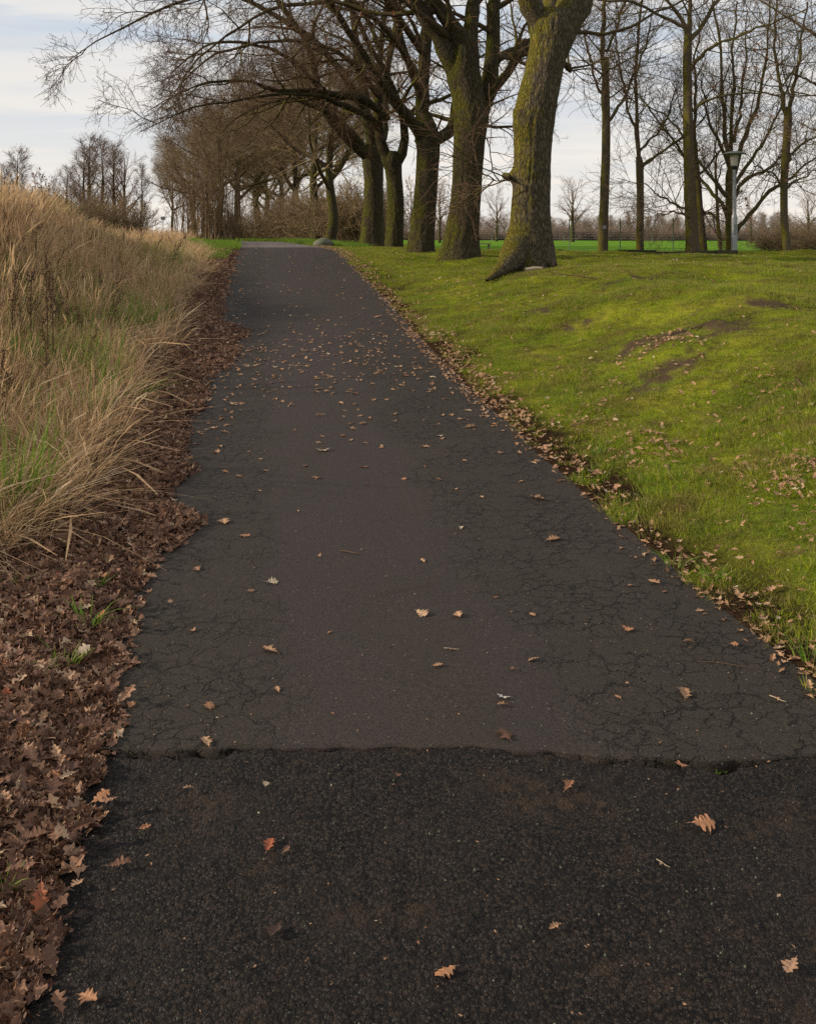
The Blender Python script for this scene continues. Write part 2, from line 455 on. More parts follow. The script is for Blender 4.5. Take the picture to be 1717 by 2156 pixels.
def leaf_mat(name, cols, trans=.15, rough=.62):
    m, q = material(name); p = wpos(q)
    r = q('ShaderNodeObjectInfo').outputs['Random']
    a = q.mix(q.ramp(r, 0, .5), cols[0], cols[1]); a = q.mix(q.ramp(r, .45, .85), a, cols[2]); a = q.mix(q.ramp(r, .9, .98), a, cols[3])
    n = q.noise(p, 60, 3, .7)
    a = q.mix(q.m('MULTIPLY', q.ramp(n, .45, .7), .45), a, cols[4])
    back = q('ShaderNodeNewGeometry').outputs['Backfacing']
    a = q.mix(q.m('MULTIPLY', back, .25), a, (.30, .22, .16))
    finish(q, a, rough, bumpn(q, n, .002), spec=.35, trans=trans)
    return m


def bark_mat(name, base, pale, moss, mossy=.6, sc=1.0, bump=.03, fine=True):
    m, q = material(name); p = wpos(q); nrm = q('ShaderNodeNewGeometry').outputs['Normal']
    wn = q('ShaderNodeTexNoise', {'Vector': p, 'Scale': 5.0 * sc, 'Detail': 4.0, 'Roughness': .6})
    wp = q('ShaderNodeVectorMath', {0: p, 1: q.scale(wn.outputs['Color'], (.10 / sc, .10 / sc, .14 / sc))}, operation='ADD').outputs[0]
    n1 = q.noise(p, 40 * sc, 4, .7)
    if fine:
        rid = q('ShaderNodeTexVoronoi', {'Vector': q.scale(wp, (1, 1, .18)), 'Scale': 26.0 * sc}, feature='DISTANCE_TO_EDGE').outputs[0]
        rid = q.ramp(rid, 0.0, .26)
        rid2 = q.noise(q.scale(wp, (1, 1, .3)), 34 * sc, 4, .6)
    else:
        rid = q.noise(q.scale(p, (1, 1, .25)), 22 * sc, 3, .6); rid2 = n1
    c = q.mix(rid, q.mix(.65, base, (.012, .009, .006)), base)
    c = q.mix(q.m('MULTIPLY', q.ramp(rid2, .45, .75), .6), c, pale)
    ns = q('ShaderNodeSeparateXYZ', {0: nrm})
    # moss grows on the weather side and on the upper side of boughs
    wside = q.m('ADD', q.m('MULTIPLY', ns.outputs[0], -.34), q.m('ADD', q.m('MULTIPLY', ns.outputs[2], .30), q.m('MULTIPLY', ns.outputs[1], .05)))
    mm = q.m('ADD', q.m('ADD', wside, q.m('MULTIPLY', q.m('SUBTRACT', q.noise(p, 2.2, 5, .65), .5), 1.6)), q.m('MULTIPLY', q.m('SUBTRACT', n1, .5), .5))
    mm = q.m('MULTIPLY', q.ramp(mm, -.05, .30), mossy)
    mc = q.mix(q.ramp(q.noise(p, 6, 3), .35, .7), moss, (moss[0] * 1.3, moss[1] * 1.05, moss[2] * .9))
    c = q.mix(mm, c, q.mix(rid, q.mix(.55, mc, (.01, .012, .004)), mc))
    h = q.m('ADD', q.m('MULTIPLY', rid, 1.0), q.m('ADD', q.m('MULTIPLY', rid2, .35), q.m('MULTIPLY', n1, .25)))
    finish(q, c, .92, bumpn(q, h, bump), spec=.12)
    return m


def plain(name, col, rough=.6, metal=0.0, var=.25, sc=12, spec=.4, bump=0.002):
    m, q = material(name); p = wpos(q); n = q.noise(p, sc, 4, .65)
    c = q.mix(q.m('MULTIPLY', n, var), col, tuple(x * .35 for x in col))
    finish(q, c, rough, bumpn(q, n, bump), spec=spec, metal=metal)
    return m


M = dict(
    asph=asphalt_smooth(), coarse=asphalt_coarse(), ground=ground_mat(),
    lawn=grass_mat('lawn_grass', (.15, .25, .010), (.42, .42, .020), (.27, .24, .055), .40, dk=.3),
    verge=grass_mat('verge_grass', (.13, .26, .02), (.20, .28, .03), (.16, .17, .04), .4),
    green=grass_mat('green_grass', (.10, .22, .018), (.19, .29, .030), (.27, .23, .08), .40),
    dry=grass_mat('dry_grass', (.76, .52, .29), (.52, .335, .18), (.32, .22, .10), .45, patch=2.3, dk=.3),
    leaf=leaf_mat('oak_leaf_dead', [(.085, .036, .021), (.165, .078, .044), (.30, .158, .092), (.48, .33, .21), (.045, .022, .013)]),
    leafp=leaf_mat('oak_leaf_pale', [(.30, .165, .085), (.36, .20, .11), (.42, .26, .15), (.50, .40, .28), (.22, .11, .055)]),
    leaft=leaf_mat('oak_leaf_hanging', [(.20, .075, .035), (.26, .10, .045), (.32, .14, .07), (.42, .22, .12), (.13, .05, .03)], .3),
    bark=bark_mat('oak_bark', (.115, .090, .060), (.20, .165, .115), (.150, .140, .012), .82, 1.25, .020),
    bark2=bark_mat('oak_bark_dark', (.066, .052, .030), (.115, .095, .055), (.080, .084, .008), .85, 1.2, .018),
    limb=bark_mat('bough_bark', (.080, .056, .034), (.145, .108, .07), (.100, .100, .012), .9, sc=1.6, bump=.012, fine=False),
    young=bark_mat('young_bark', (.125, .095, .062), (.20, .155, .105), (.140, .140, .016), .85, sc=1.6, bump=.012, fine=False),
    twigy=plain('young_twig_bark', (.185, .125, .080), .9, var=.5, sc=3, spec=.1),
    twig=plain('twig_bark', (.13, .082, .050), .9, var=.5, sc=3, spec=.1),
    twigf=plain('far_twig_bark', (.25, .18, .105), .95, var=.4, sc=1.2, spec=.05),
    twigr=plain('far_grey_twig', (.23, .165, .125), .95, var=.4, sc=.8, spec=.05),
    stem=plain('shrub_stem', (.20, .135, .08), .9, var=.5, sc=2, spec=.1),
)


# ------------------------------------------------------------------ ground, path
def grid(S, Y, zf, world=True):
    s, y = np.meshgrid(S, Y); x = s + cx(y)
    V = np.stack([x, y, zf(x, y)], -1).reshape(-1, 3)
    n, m = len(S), len(Y)
    i, j = np.meshgrid(np.arange(m - 1), np.arange(n - 1), indexing='ij'); k = i * n + j
    return V, np.stack([k, k + 1, k + n + 1, k + n], -1).reshape(-1, 4)


def masks(x, y):
    s = x - cx(y); e = fbm(x * 1.6, y * 1.6, seed=40) * .22
    lit = np.where(s < 0, 1 - sst(-s + e, 2.1, 2.9), (1 - sst(s + e, 1.4, 1.75)))
    lit = np.where((s < 0) & (y > 21), 1 - sst(-s + e, 1.45, 1.75), lit)
    dry = sst(-s + e, 2.1, 2.9) * (1 - sst(y, 60, 90) * sst(-s, 3, 8))
    dry = np.where((s < 0) & (y > 21), sst(-s + e, 3.1, 3.8), dry)
    field = np.where(s > 0, sst(y + .35 * (x - 5), 33, 40) * sst(s, 5, 7), 0) + np.where((s < 0) & (y > 70), .5, 0)
    dirt = np.zeros_like(x)
    for px, py, r in DIRT: dirt = np.maximum(dirt, 1 - sst(np.hypot((x - px) * .62, (y - py) * 1.1) + .9 * r * fbm(x * 9, y * 7, seed=3, octv=4), r * .15, r * 1.15))
    return lit, dry, field, dirt


DIRT = [(3.05, 12.6, .35), (3.2, 5.4, .2)] + [tuple(hit(u, v)[:2]) + (r,) for u, v, r in ((1350, 815, .24), (1400, 800, .18), (1345, 728, .34), (1430, 700, .42), (1510, 688, .36), (1420, 770, .22), (1700, 815, .2), (1130, 655, .3), (1200, 690, .22), (1600, 640, .3), (1080, 790, .15), (1250, 760, .15))]
S_ = np.concatenate([-np.geomspace(600, 9, 34), np.arange(-8.6, -3, .22), np.arange(-3, 6.5, .075), np.geomspace(6.7, 600, 60)])
Y_ = np.concatenate([np.arange(-6, 1.4, .5), np.arange(1.4, 8, .07), np.geomspace(8, 45, 230), np.geomspace(46.5, 2500, 70)])
V, Q = grid(S_, Y_, ground_z)
lit, dry, field, dirt = masks(V[:, 0], V[:, 1])
mesh_obj('ground', V, Q, M['ground'], kind='structure', attrs=dict(lit=lit, dry=dry, field=field, dirt=dirt))

# older path surface: starts at the broken edge, ragged long edges
def path_sheet():
    S = np.linspace(-1.25, 1.25, 120)
    T = np.concatenate([np.linspace(0, .3, 12)[:-1], np.geomspace(.3, 90, 260)])
    s, t = np.meshgrid(S, T)
    xc = s + .18 - .156 * (2.93 - 3.55)
    y = yc(xc) + t
    e = 1 + (.045 * fbm(y * 1.7, np.sign(s) * 3, seed=12) + .012 * fbm(y * 9, np.sign(s) * 5, seed=13)) * np.abs(s / 1.25) ** 3
    e = np.where(s < 0, 1.05 + .5 * np.abs(e - 1), e)
    s2 = s * e; x = s2 + cx(y)
    z = path_z(s2, y)
    n, m = len(S), len(T)
    Vt = np.stack([x, y, z], -1).reshape(-1, 3)
    i, j = np.meshgrid(np.arange(m - 1), np.arange(n - 1), indexing='ij'); k = i * n + j
    Qt = np.stack([k, k + 1, k + n + 1, k + n], -1).reshape(-1, 4)
    # thickness: a skirt down along the front and both sides
    b = np.concatenate([np.arange(n)[::-1], np.arange(1, m) * n]); b2 = (np.arange(1, m) * n + n - 1)[::-1]
    rim = np.concatenate([b2, b]); o = len(Vt)
    Vt = np.vstack([Vt, Vt[rim] + np.where((rim < n)[:, None], np.array([[0, .035, -.11]]), np.array([[0, 0, -.06]]))])
    r = np.arange(len(rim) - 1)
    Qs = np.stack([rim[r], rim[r + 1], o + r + 1, o + r], -1)
    return Vt, np.vstack([Qt, Qs])


V, Q = path_sheet()
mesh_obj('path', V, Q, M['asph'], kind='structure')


def trench(x):     # how wide the joint has opened
    return .040 * np.clip(np.minimum(sst(x, .36, .62), 1 - sst(x, .98, 1.12)) * (.80 + .65 * vnoise(x * 14, x * 0, seed=17)), 0, 1.4) \
        + .028 * np.clip(np.minimum(sst(x, -1.0, -.84), 1 - sst(x, -.56, -.48)) * (.7 + .9 * vnoise(x * 17, x * 0, seed=18)), 0, 1.4) + .003 * np.clip(.4 + vnoise(x * 9, x * 0, seed=19), 0, 1)


S = np.linspace(-1.33, 1.27, 300)
T = np.concatenate([np.linspace(-3.8, -.12, 130)[:-1], np.linspace(-.12, .03, 76)])
s, t = np.meshgrid(S, T)
xc = s + .18 - .156 * (2.93 - 3.55)
y = yc(xc) + t
x = s + .18 - .156 * (np.where(t < -.2, y, y) - 3.55)
w = trench(x); d = -(t)
z = path_z(s, y) - .004 - .004 * sst(w, 0, .02) + .004 * vnoise(x * 22, y * 22, seed=2) + .0022 * vnoise(x * 60, y * 60, seed=3)
z = z - .10 * (1 - sst(d, w * .85, w * 1.05 + .003)) * sst(w, .001, .006)
n, m_ = len(S), len(T)
i, j = np.meshgrid(np.arange(m_ - 1), np.arange(n - 1), indexing='ij'); k = i * n + j
mesh_obj('path_patch', np.stack([x, y, z], -1).reshape(-1, 3), np.stack([k, k + 1, k + n + 1, k + n], -1).reshape(-1, 4), M['coarse'], kind='structure')

# ------------------------------------------------------------------ trees near the path
def W(pts):      # measured (u, v, Y, half width) -> x, y, z, radius
    p = np.array(pts, float); q = np.empty((len(p), 4))
    for i, (u, v, Y, r) in enumerate(p): q[i, :3] = at(u, v, Y); q[i, 3] = r / F * Y
    return q


def extend(c, length, rng, n=5, up=.5):
    """carry a bough on beyond its last measured point"""
    d = norm(c[-1, :3] - c[-2, :3]); p = c[-1].copy(); out = [c]
    for k in range(n):
        d = norm(d + rng.normal(0, .10, 3) + np.array([0, 0, up * .15])); p = p.copy(); p[:3] += d * length / n; p[3] *= .80; out.append(p[None])
    return np.vstack(out)


def trunk_mesh(c, sides, rings, seed, flare=.35, rough=.02, burls=(), roots=5, hfl=.32):
    p = curve(c, rings); P, R = p[None, :, :3], p[None, :, 3]
    T, U, Wv = frames(P)
    U = norm(np.array([1., 0, 0]) - (T[0] @ np.array([1., 0, 0]))[:, None] * T[0]); Wv = np.cross(T[0], U)
    a = np.linspace(0, 2 * np.pi, sides, endpoint=False)[None]
    h = (p[:, 2] - p[0, 2])[:, None]; r = p[:, 3][:, None]
    ca, sa = np.cos(a), np.sin(a)
    rr = r * (1 + .05 * fbm(ca * 1.3 + 3, sa * 1.3, h * .7, seed, 3) + .03 * np.cos(a * 3 + h * .5 + seed))
    rr = rr + flare * r * np.exp(-h / hfl) * (.55 + .45 * np.cos(a * roots + seed) + .25 * vnoise(ca * 2, sa * 2, 0, seed))
    rid = np.abs(vnoise(ca * r * 17, sa * r * 17, h * 2.6 + .6 * vnoise(ca * 3, sa * 3, h * 3, seed), seed + 1)) + .5 * np.abs(vnoise(ca * r * 34, sa * r * 34, h * 5, seed + 2))
    rr = rr + rough * (.35 - rid)
    V = P[0][:, None] + rr[..., None] * (ca[..., None] * U[:, None] + sa[..., None] * Wv[:, None])
    for bx, by, bz, br, bh in burls:
        d = np.linalg.norm(V - [bx, by, bz], axis=-1, keepdims=True); dirn = norm(V - P[0][:, None])
        V = V + dirn * bh * np.exp(-(d / br) ** 2)
    i, j = np.meshgrid(np.arange(rings - 1), np.arange(sides), indexing='ij'); k = (j + 1) % sides
    return V.reshape(-1, 3), np.stack([i * sides + j, i * sides + k, (i + 1) * sides + k, (i + 1) * sides + j], -1).reshape(-1, 4)


LEAFN = 0
def oak_leaf(rng, L=.10, curl=1.0, ns=17):
    """a lobed oak leaf: rounded lobes either side of a midrib, folded and curled"""
    t = np.linspace(0, 1, ns); nl = rng.choice([3.5, 4.0, 4.5])
    env = (.05 + .95 * np.sin(np.pi * t ** 1.35) ** .8) * rng.uniform(.29, .42)
    ph = rng.uniform(-.3, .3)
    lob = .70 + .30 * np.sign(np.cos(2 * np.pi * nl * t + ph + np.pi)) * np.abs(np.cos(2 * np.pi * nl * t + ph + np.pi)) ** .7
    lob = np.where(t < .12, .35, lob)
    wl, wr = env * lob * rng.uniform(.8, 1.2, ns), env * np.roll(lob, int(rng.integers(0, 2))) * rng.uniform(.8, 1.2, ns)
    wl[0] = wr[0] = .010; wl[-1] = wr[-1] = .04
    k1, k2, k3 = rng.normal(0, .6, 3) * curl
    z = .28 * curl * (t - .5) ** 2 * rng.uniform(-.3, 2.2) + .03 * k1 * np.sin(t * 6 + k2 * 4)
    bx = .10 * k3 * (t - .5) ** 2 * 2
    fold = rng.uniform(-.25, .8) * curl; tw = rng.normal(0, .5) * curl * (t - .5)
    fl, fr = fold + tw + rng.normal(0, .12, ns), fold - tw + rng.normal(0, .12, ns)
    Vl = np.stack([bx - wl * np.cos(fl), t, z + wl * np.sin(fl)], -1)
    Vm = np.stack([bx, t, z], -1)
    Vr = np.stack([bx + wr * np.cos(fr), t + .01, z + wr * np.sin(fr)], -1)
    V = np.concatenate([Vl, Vm, Vr]); V[:, 1] -= .5
    stem = np.array([[-.010, -.5, z[0]], [.010, -.5, z[0]], [.012, -.64, z[0] - .03], [-.004, -.64, z[0] - .03]])
    V = np.concatenate([V, stem]) * L
    q = [[i, i + ns, i + ns + 1, i + 1] for i in range(ns - 1)] + [[i + ns, i + 2 * ns, i + 2 * ns + 1, i + ns + 1] for i in range(ns - 1)]
    q.append([3 * ns, 3 * ns + 1, 3 * ns + 2, 3 * ns + 3])
    V[:, 2] -= np.percentile(V[:, 2], 15)
    return V, np.array(q)


def hanging_leaves(tips, rng, n, L=.10):
    """dead leaves still on the twigs, joined"""
    b = Bag(); idx = rng.integers(0, len(tips), n)
    for k in idx:
        v, q = oak_leaf(rng, L * rng.uniform(.7, 1.2), 1.8, 7)
        R_ = np.array(Matrix.Rotation(rng.uniform(0, 6.28), 3, 'Z') @ Matrix.Rotation(rng.uniform(.6, 2.4), 3, 'X') @ Matrix.Rotation(rng.uniform(0, 6.28), 3, 'Z'))
        b.add(v @ R_.T + tips[k] + rng.normal(0, .03, 3), q)
    return b


def near_tree(label, group, trunk, limbs, seed, lv, mats=('bark', 'limb', 'twig'), tkw=None, leaves=0, leafat=None, name='oak_tree', cat='tree', ext=2.5, extra=None):
    rng = np.random.default_rng(seed)
    t = W(trunk); base = t[0, :3].copy(); base[2] = float(ground_z(base[0], base[1]))
    t[0, 2] = min(t[0, 2], base[2]) - .12
    e = empty(name, base, label, cat, group)
    kw = dict(sides=56, rings=150, seed=seed); kw.update(tkw or {})
    t[:, :3] -= base
    if kw.get('burls'): kw['burls'] = [(*(at(u, v, Y) - base), r, h) for u, v, Y, r, h in kw['burls']]
    b = Bag(); b.add(*trunk_mesh(t, **kw))
    for r in (extra or []):
        c = W(r); c[:, :3] -= base; c = curve(c, 14); b.tubes(c[None, :, :3], c[None, :, 3], 14)
    b.obj('trunk', M[mats[0]], e)
    LP, LR = [], []
    for l in limbs:
        c = W(l)
        if name == 'young_tree': c[:, 3] *= .84
        if l[-1][1] < 0: c = extend(c, ext, rng)
        c[:, :3] -= base
        c = curve(c, 20)
        kink = rng.normal(0, 1, (20, 3)); kink[0] = 0; kc = np.cumsum(kink, 0); kc -= np.linspace(0, 1, 20)[:, None] * kc[-1] * .6; c[:, :3] += kc * np.clip(.035 - c[:, 3:4] * .12, .010, .03)
        LP.append(c[:, :3]); LR.append(c[:, 3])
        Rr = np.maximum(c[:, 3] * np.linspace(1, .62, 20), .005) * (1 + .08 * rng.normal(size=20))
        Bag().tubes(c[None, :, :3], Rr[None], (18 if c[:, 3].max() > .11 else 10) if c[:, 3].max() > .06 else 6).obj('limb', M[mats[0] if c[:, 3].max() > .11 else mats[1]], e)
    P, R = np.array(LP), np.array(LR)
    tips = None; tw = Bag(); br = Bag()
    for i, a in enumerate(lv):
        a = dict(a); sides = a.pop('sides'); 
        P, R = grow(P, R, rng, **a)
        (br if i == 0 else tw).tubes(P, R, sides)
        tips = P[:, -1]
    br.obj('branches', M[mats[1]], e, kind='stuff'); tw.obj('twigs', M[mats[2]], e, kind='stuff')
    if leaves:
        if leafat is not None:
            (u, v, Y), rad = leafat; c = at(u, v, Y) - base
            d = np.linalg.norm(tips - c, axis=1); tips = tips[np.argsort(d)[:max(60, int(rad))]]
        hanging_leaves(tips, rng, leaves).obj('dead_leaves', M['leaft'], e, smooth=False, kind='stuff')
    return e


ROW = 'old oaks in a row along the right side of the path'
OAK = [dict(per=8, t0=.12, t1=.98, ang=(.5, 1.15), L=(1.4, 3.4), n=10, wob=.17, rr=.5, trop=(-.1, 0, .05), rmin=.012, sides=6, rmax=.07),
       dict(per=8, t0=.10, t1=.98, ang=(.5, 1.2), L=(.6, 1.7), n=7, wob=.20, rr=.5, trop=(-.05, 0, .05), rmin=.007, sides=4),
       dict(per=6, t0=.1, t1=1, ang=(.5, 1.2), L=(.3, .8), n=5, wob=.24, rr=.6, trop=(0, 0, .05), rmin=.0045, sides=3),
       dict(per=3, t0=.2, t1=1, ang=(.5, 1.1), L=(.10, .32), n=3, wob=.25, rr=.7, trop=(0, 0, .1), rmin=.0038, sides=3)]
DROOP = [dict(a, trop=(t, 0, z), per=n) for a, t, z, n in zip(OAK, (-.16, -.12, -.05, 0), (-.06, -.16, -.12, .0), (10, 9, 7, 3))]

near_tree('nearest and thickest oak, yellow-green moss on its left side and a long root reaching left', ROW,
    [(1118, 566, 15.5, 50), (1117, 540, 15.5, 46), (1115, 446, 15.5, 41), (1118, 380, 15.5, 39), (1120, 319, 15.5, 39), (1128, 223, 15.5, 43), (1143, 159, 15.5, 40), (1156, 96, 15.5, 41), (1160, 50, 15.5, 42), (1163, 20, 15.5, 30)],
    [[(1152, 110, 15.5, 36), (1140, 60, 15.5, 29), (1122, 20, 15.4, 26), (1104, -20, 15.3, 23), (1070, -110, 15.1, 19), (1020, -190, 14.8, 14)],
     [(1160, 110, 15.5, 38), (1180, 55, 15.6, 37), (1206, 5, 15.7, 34), (1235, -55, 15.8, 30), (1280, -160, 16, 24), (1340, -260, 16, 16)],
     [(1160, 60, 15.8, 30), (1155, 0, 16.1, 20), (1150, -90, 16.5, 15)],
     [(1190, 62, 15.9, 6), (1250, 66, 16.3, 4), (1335, 60, 16.6, 3.4), (1375, 42, 16.7, 3), (1420, 25, 16.8, 2.6), (1500, -10, 17, 2)],
     [(1172, 138, 15.9, 8), (1190, 140, 16.1, 6), (1214, 137, 16.2, 2)],
     [(1090, 372, 15.5, 11), (1072, 371, 15.4, 8), (1060, 371, 15.3, 2.4), (1035, 375, 15.1, 1.4), (1015, 366, 15.0, 1.1)]],
    101, [dict(OAK[0], per=5, t0=.4, L=(1, 3))] + OAK[1:3], tkw=dict(sides=110, rings=330, rough=.020, flare=.20, burls=[(1086, 236, 15.35, .12, .07), (1084, 371, 15.45, .12, .10), (1104, 318, 14.95, .10, .09), (1084, 265, 15.35, .16, .05), (1140, 405, 14.9, .16, .05), (1133, 130, 14.9, .10, .05)]),
    extra=[[(1103, 470, 15.5, 28), (1092, 515, 15.35, 32), (1076, 545, 15.15, 28), (1060, 564, 14.95, 18), (1042, 577, 14.75, 10), (1024, 590, 14.5, 3)],
           [(1140, 520, 15.4, 20), (1152, 548, 15.3, 17), (1168, 560, 15.2, 6)]])

near_tree('tall straight oak second from the camera with a dark second stem on its right side', ROW,
    [(966, 550, 20, 46), (969, 530, 20, 40), (974, 480, 20, 35), (978, 446, 20, 33), (984, 380, 20, 32), (987, 319, 20, 33), (990, 260, 20, 35), (985, 200, 20, 35), (975, 150, 20, 36), (975, 100, 20, 33), (976, 70, 20, 22)],
    [[(962, 150, 20, 24), (945, 120, 19.9, 22), (915, 72, 19.8, 19), (886, 30, 19.7, 17), (852, -20, 19.6, 15), (790, -100, 19.4, 12)],
     [(974, 120, 20, 22), (960, 72, 19.8, 20), (935, 30, 19.7, 18), (912, -5, 19.6, 16), (880, -70, 19.5, 13)],
     [(982, 120, 20, 22), (990, 60, 20.1, 17), (993, 0, 20.2, 15), (998, -110, 20.3, 12)],
     [(992, 330, 20.1, 16), (1010, 250, 20.4, 18), (1026, 170, 20.6, 18), (1034, 90, 20.7, 16), (1036, 10, 20.8, 15), (1050, -100, 21, 12)],
     [(1015, 250, 20.5, 12), (1030, 205, 20.9, 10), (1050, 175, 21.2, 9.5), (1080, 130, 21.8, 9), (1116, 93, 22.3, 8), (1190, 40, 23, 6), (1260, -20, 24, 5)],
     [(1025, 150, 20.8, 11), (1060, 118, 21.2, 10), (1112, 88, 22, 9), (1170, 60, 23, 6)],
     [(960, 90, 20, 9), (900, 40, 19.4, 7), (830, -10, 19, 6), (740, -40, 18.6, 5), (660, -20, 18.3, 4)]],
    102, OAK[:3], mats=('bark2', 'limb', 'twig'), tkw=dict(sides=90, rings=260, rough=.018, flare=.22), leaves=60, leafat=((960, 250, 20), 300))

near_tree('third oak of the row with a long bare bough rising diagonally to the left', ROW,
    [(887, 530, 26, 31), (887, 515, 26, 28), (893, 446, 26, 25), (898, 380, 26, 23.5), (901, 319, 26, 24), (899, 290, 26, 26), (895, 262, 26, 22), (891, 240, 26, 15)],
    [[(893, 300, 26, 15), (888, 240, 26, 15), (890, 191, 26, 14), (894, 96, 26, 14), (905, 0, 26, 12), (915, -90, 26, 9)],
     [(905, 300, 26, 15), (930, 285, 26.2, 13), (950, 266, 26.5, 12), (958, 230, 26.8, 11), (968, 170, 27, 10), (980, 60, 27, 8)],
     [(890, 290, 25.9, 14), (868, 262, 25.6, 13), (845, 232, 25.3, 13), (821, 204, 25, 12), (788, 150, 24.6, 11), (757, 105, 24.2, 10), (716, 41, 23.8, 9), (660, -50, 23, 7)],
     [(886, 200, 25.8, 9), (868, 150, 25.5, 9), (850, 90, 25.2, 9), (838, 30, 25, 8), (820, -60, 24.8, 6)],
     [(880, 160, 25.6, 8), (830, 90, 24.6, 7), (770, 30, 23.6, 6), (700, 5, 22.8, 5.5), (600, 22, 21.8, 5), (510, 60, 21, 4.2), (440, 105, 20.3, 3.2), (400, 150, 20, 2.4), (380, 205, 19.8, 1.6)],
     [(890, 110, 25.8, 8), (800, -20, 24, 7), (700, -70, 22.5, 6), (560, -60, 21, 5.5), (430, -20, 19.8, 4.8), (330, 18, 19, 3.8), (250, 55, 18.5, 2.8), (185, 95, 18.2, 2), (140, 128, 18, 1.2)]],
    103, DROOP, mats=('bark2', 'limb', 'twig'), tkw=dict(sides=64, rings=180, rough=.022, flare=.20), leaves=90, leafat=((900, 250, 26), 500))

near_tree('slim fourth oak of the row with a mossy bough arching left over the path', ROW,
    [(830, 526, 29, 20), (830, 512, 29, 19), (833, 440, 29, 18), (832, 400, 29, 17), (828, 360, 29, 17.5), (826, 335, 29, 19), (826, 318, 29, 12)],
    [[(822, 350, 29, 13), (810, 325, 29, 12), (798, 287, 29, 10), (793, 240, 29, 9.5), (793, 191, 29, 9), (797, 96, 29, 8), (815, -10, 29, 7)],
     [(830, 350, 29, 13), (842, 335, 29, 12), (853, 305, 29, 10), (851, 271, 29, 9), (842, 220, 28.8, 8.5), (815, 150, 28.5, 8), (775, 80, 28, 7), (735, 0, 27.6, 6), (690, -80, 27, 5)],
     [(797, 272, 29, 8), (785, 250, 28.6, 7.5), (765, 236, 28, 7), (736, 222, 27.3, 6.5), (700, 208, 26.4, 6), (668, 200, 25.7, 5), (600, 195, 24.4, 4.2), (520, 202, 23.2, 3.4), (430, 222, 22.2, 2.6), (350, 250, 21.5, 1.8), (300, 275, 21, 1)],
     [(815, 250, 28.8, 7.5), (770, 208, 28, 8.5), (720, 200, 27.2, 7.5), (662, 186, 26.3, 7), (610, 187, 25.5, 6), (572, 184, 25, 5.5), (545, 176, 24.6, 5), (500, 172, 24, 4.2), (440, 178, 23.2, 3.4), (380, 195, 22.5, 2.4), (310, 235, 22, 1.2)],
     [(795, 200, 28.8, 7), (740, 130, 27.6, 6), (660, 90, 26.4, 5), (570, 80, 25.2, 4.4), (480, 100, 24.2, 3.6), (410, 140, 23.4, 2.8), (360, 195, 23, 1.8), (335, 240, 22.8, 1)],
     [(800, 100, 29, 6), (760, 20, 28.4, 5), (700, -50, 27.6, 4)]],
    104, DROOP, mats=('bark2', 'limb', 'twig'), tkw=dict(sides=56, rings=160, rough=.018, flare=.18), leaves=40)

near_tree('dark stout fifth oak of the row, nearest the grey boulder, boughs fanning left', ROW,
    [(781, 517, 33, 28), (782, 505, 33, 25), (785, 440, 33, 21), (786, 382, 33, 20), (784, 340, 33, 22), (782, 318, 33, 23), (781, 300, 33, 14)],
    [[(778, 330, 33, 14), (752, 308, 32.6, 12), (701, 255, 32, 10), (680, 215, 31.6, 9.5), (668, 160, 31.2, 9), (650, 90, 30.8, 8), (594, 0, 30, 6.5), (550, -70, 29.4, 5)],
     [(784, 320, 33, 14), (776, 255, 32.8, 11), (731, 177, 32.2, 10), (700, 130, 31.8, 9), (655, 80, 31, 8), (598, 45, 30, 7), (554, 20, 29.3, 6.5), (500, -5, 28.6, 5.5), (420, -30, 27.6, 4)],
     [(788, 320, 33, 14), (806, 285, 33.2, 10), (812, 210, 33.4, 9), (822, 110, 33.6, 8), (840, 0, 34, 7)],
     [(786, 310, 33, 12), (775, 230, 33.4, 9), (760, 130, 33.6, 8), (745, 20, 34, 7), (735, -60, 34, 6)],
     [(760, 305, 32.7, 8), (716, 262, 31.6, 7), (660, 225, 30.6, 6), (600, 212, 29.6, 5), (540, 225, 28.8, 4), (490, 250, 28, 3), (460, 280, 27.6, 2)],
     [(672, 180, 31.4, 6), (620, 120, 30.2, 5), (540, 80, 29, 4.4), (460, 80, 28, 3.8), (400, 110, 27.2, 3), (360, 150, 26.8, 2)]],
    105, DROOP[:3], mats=('bark2', 'limb', 'twig'), tkw=dict(sides=56, rings=150, rough=.018, flare=.2))

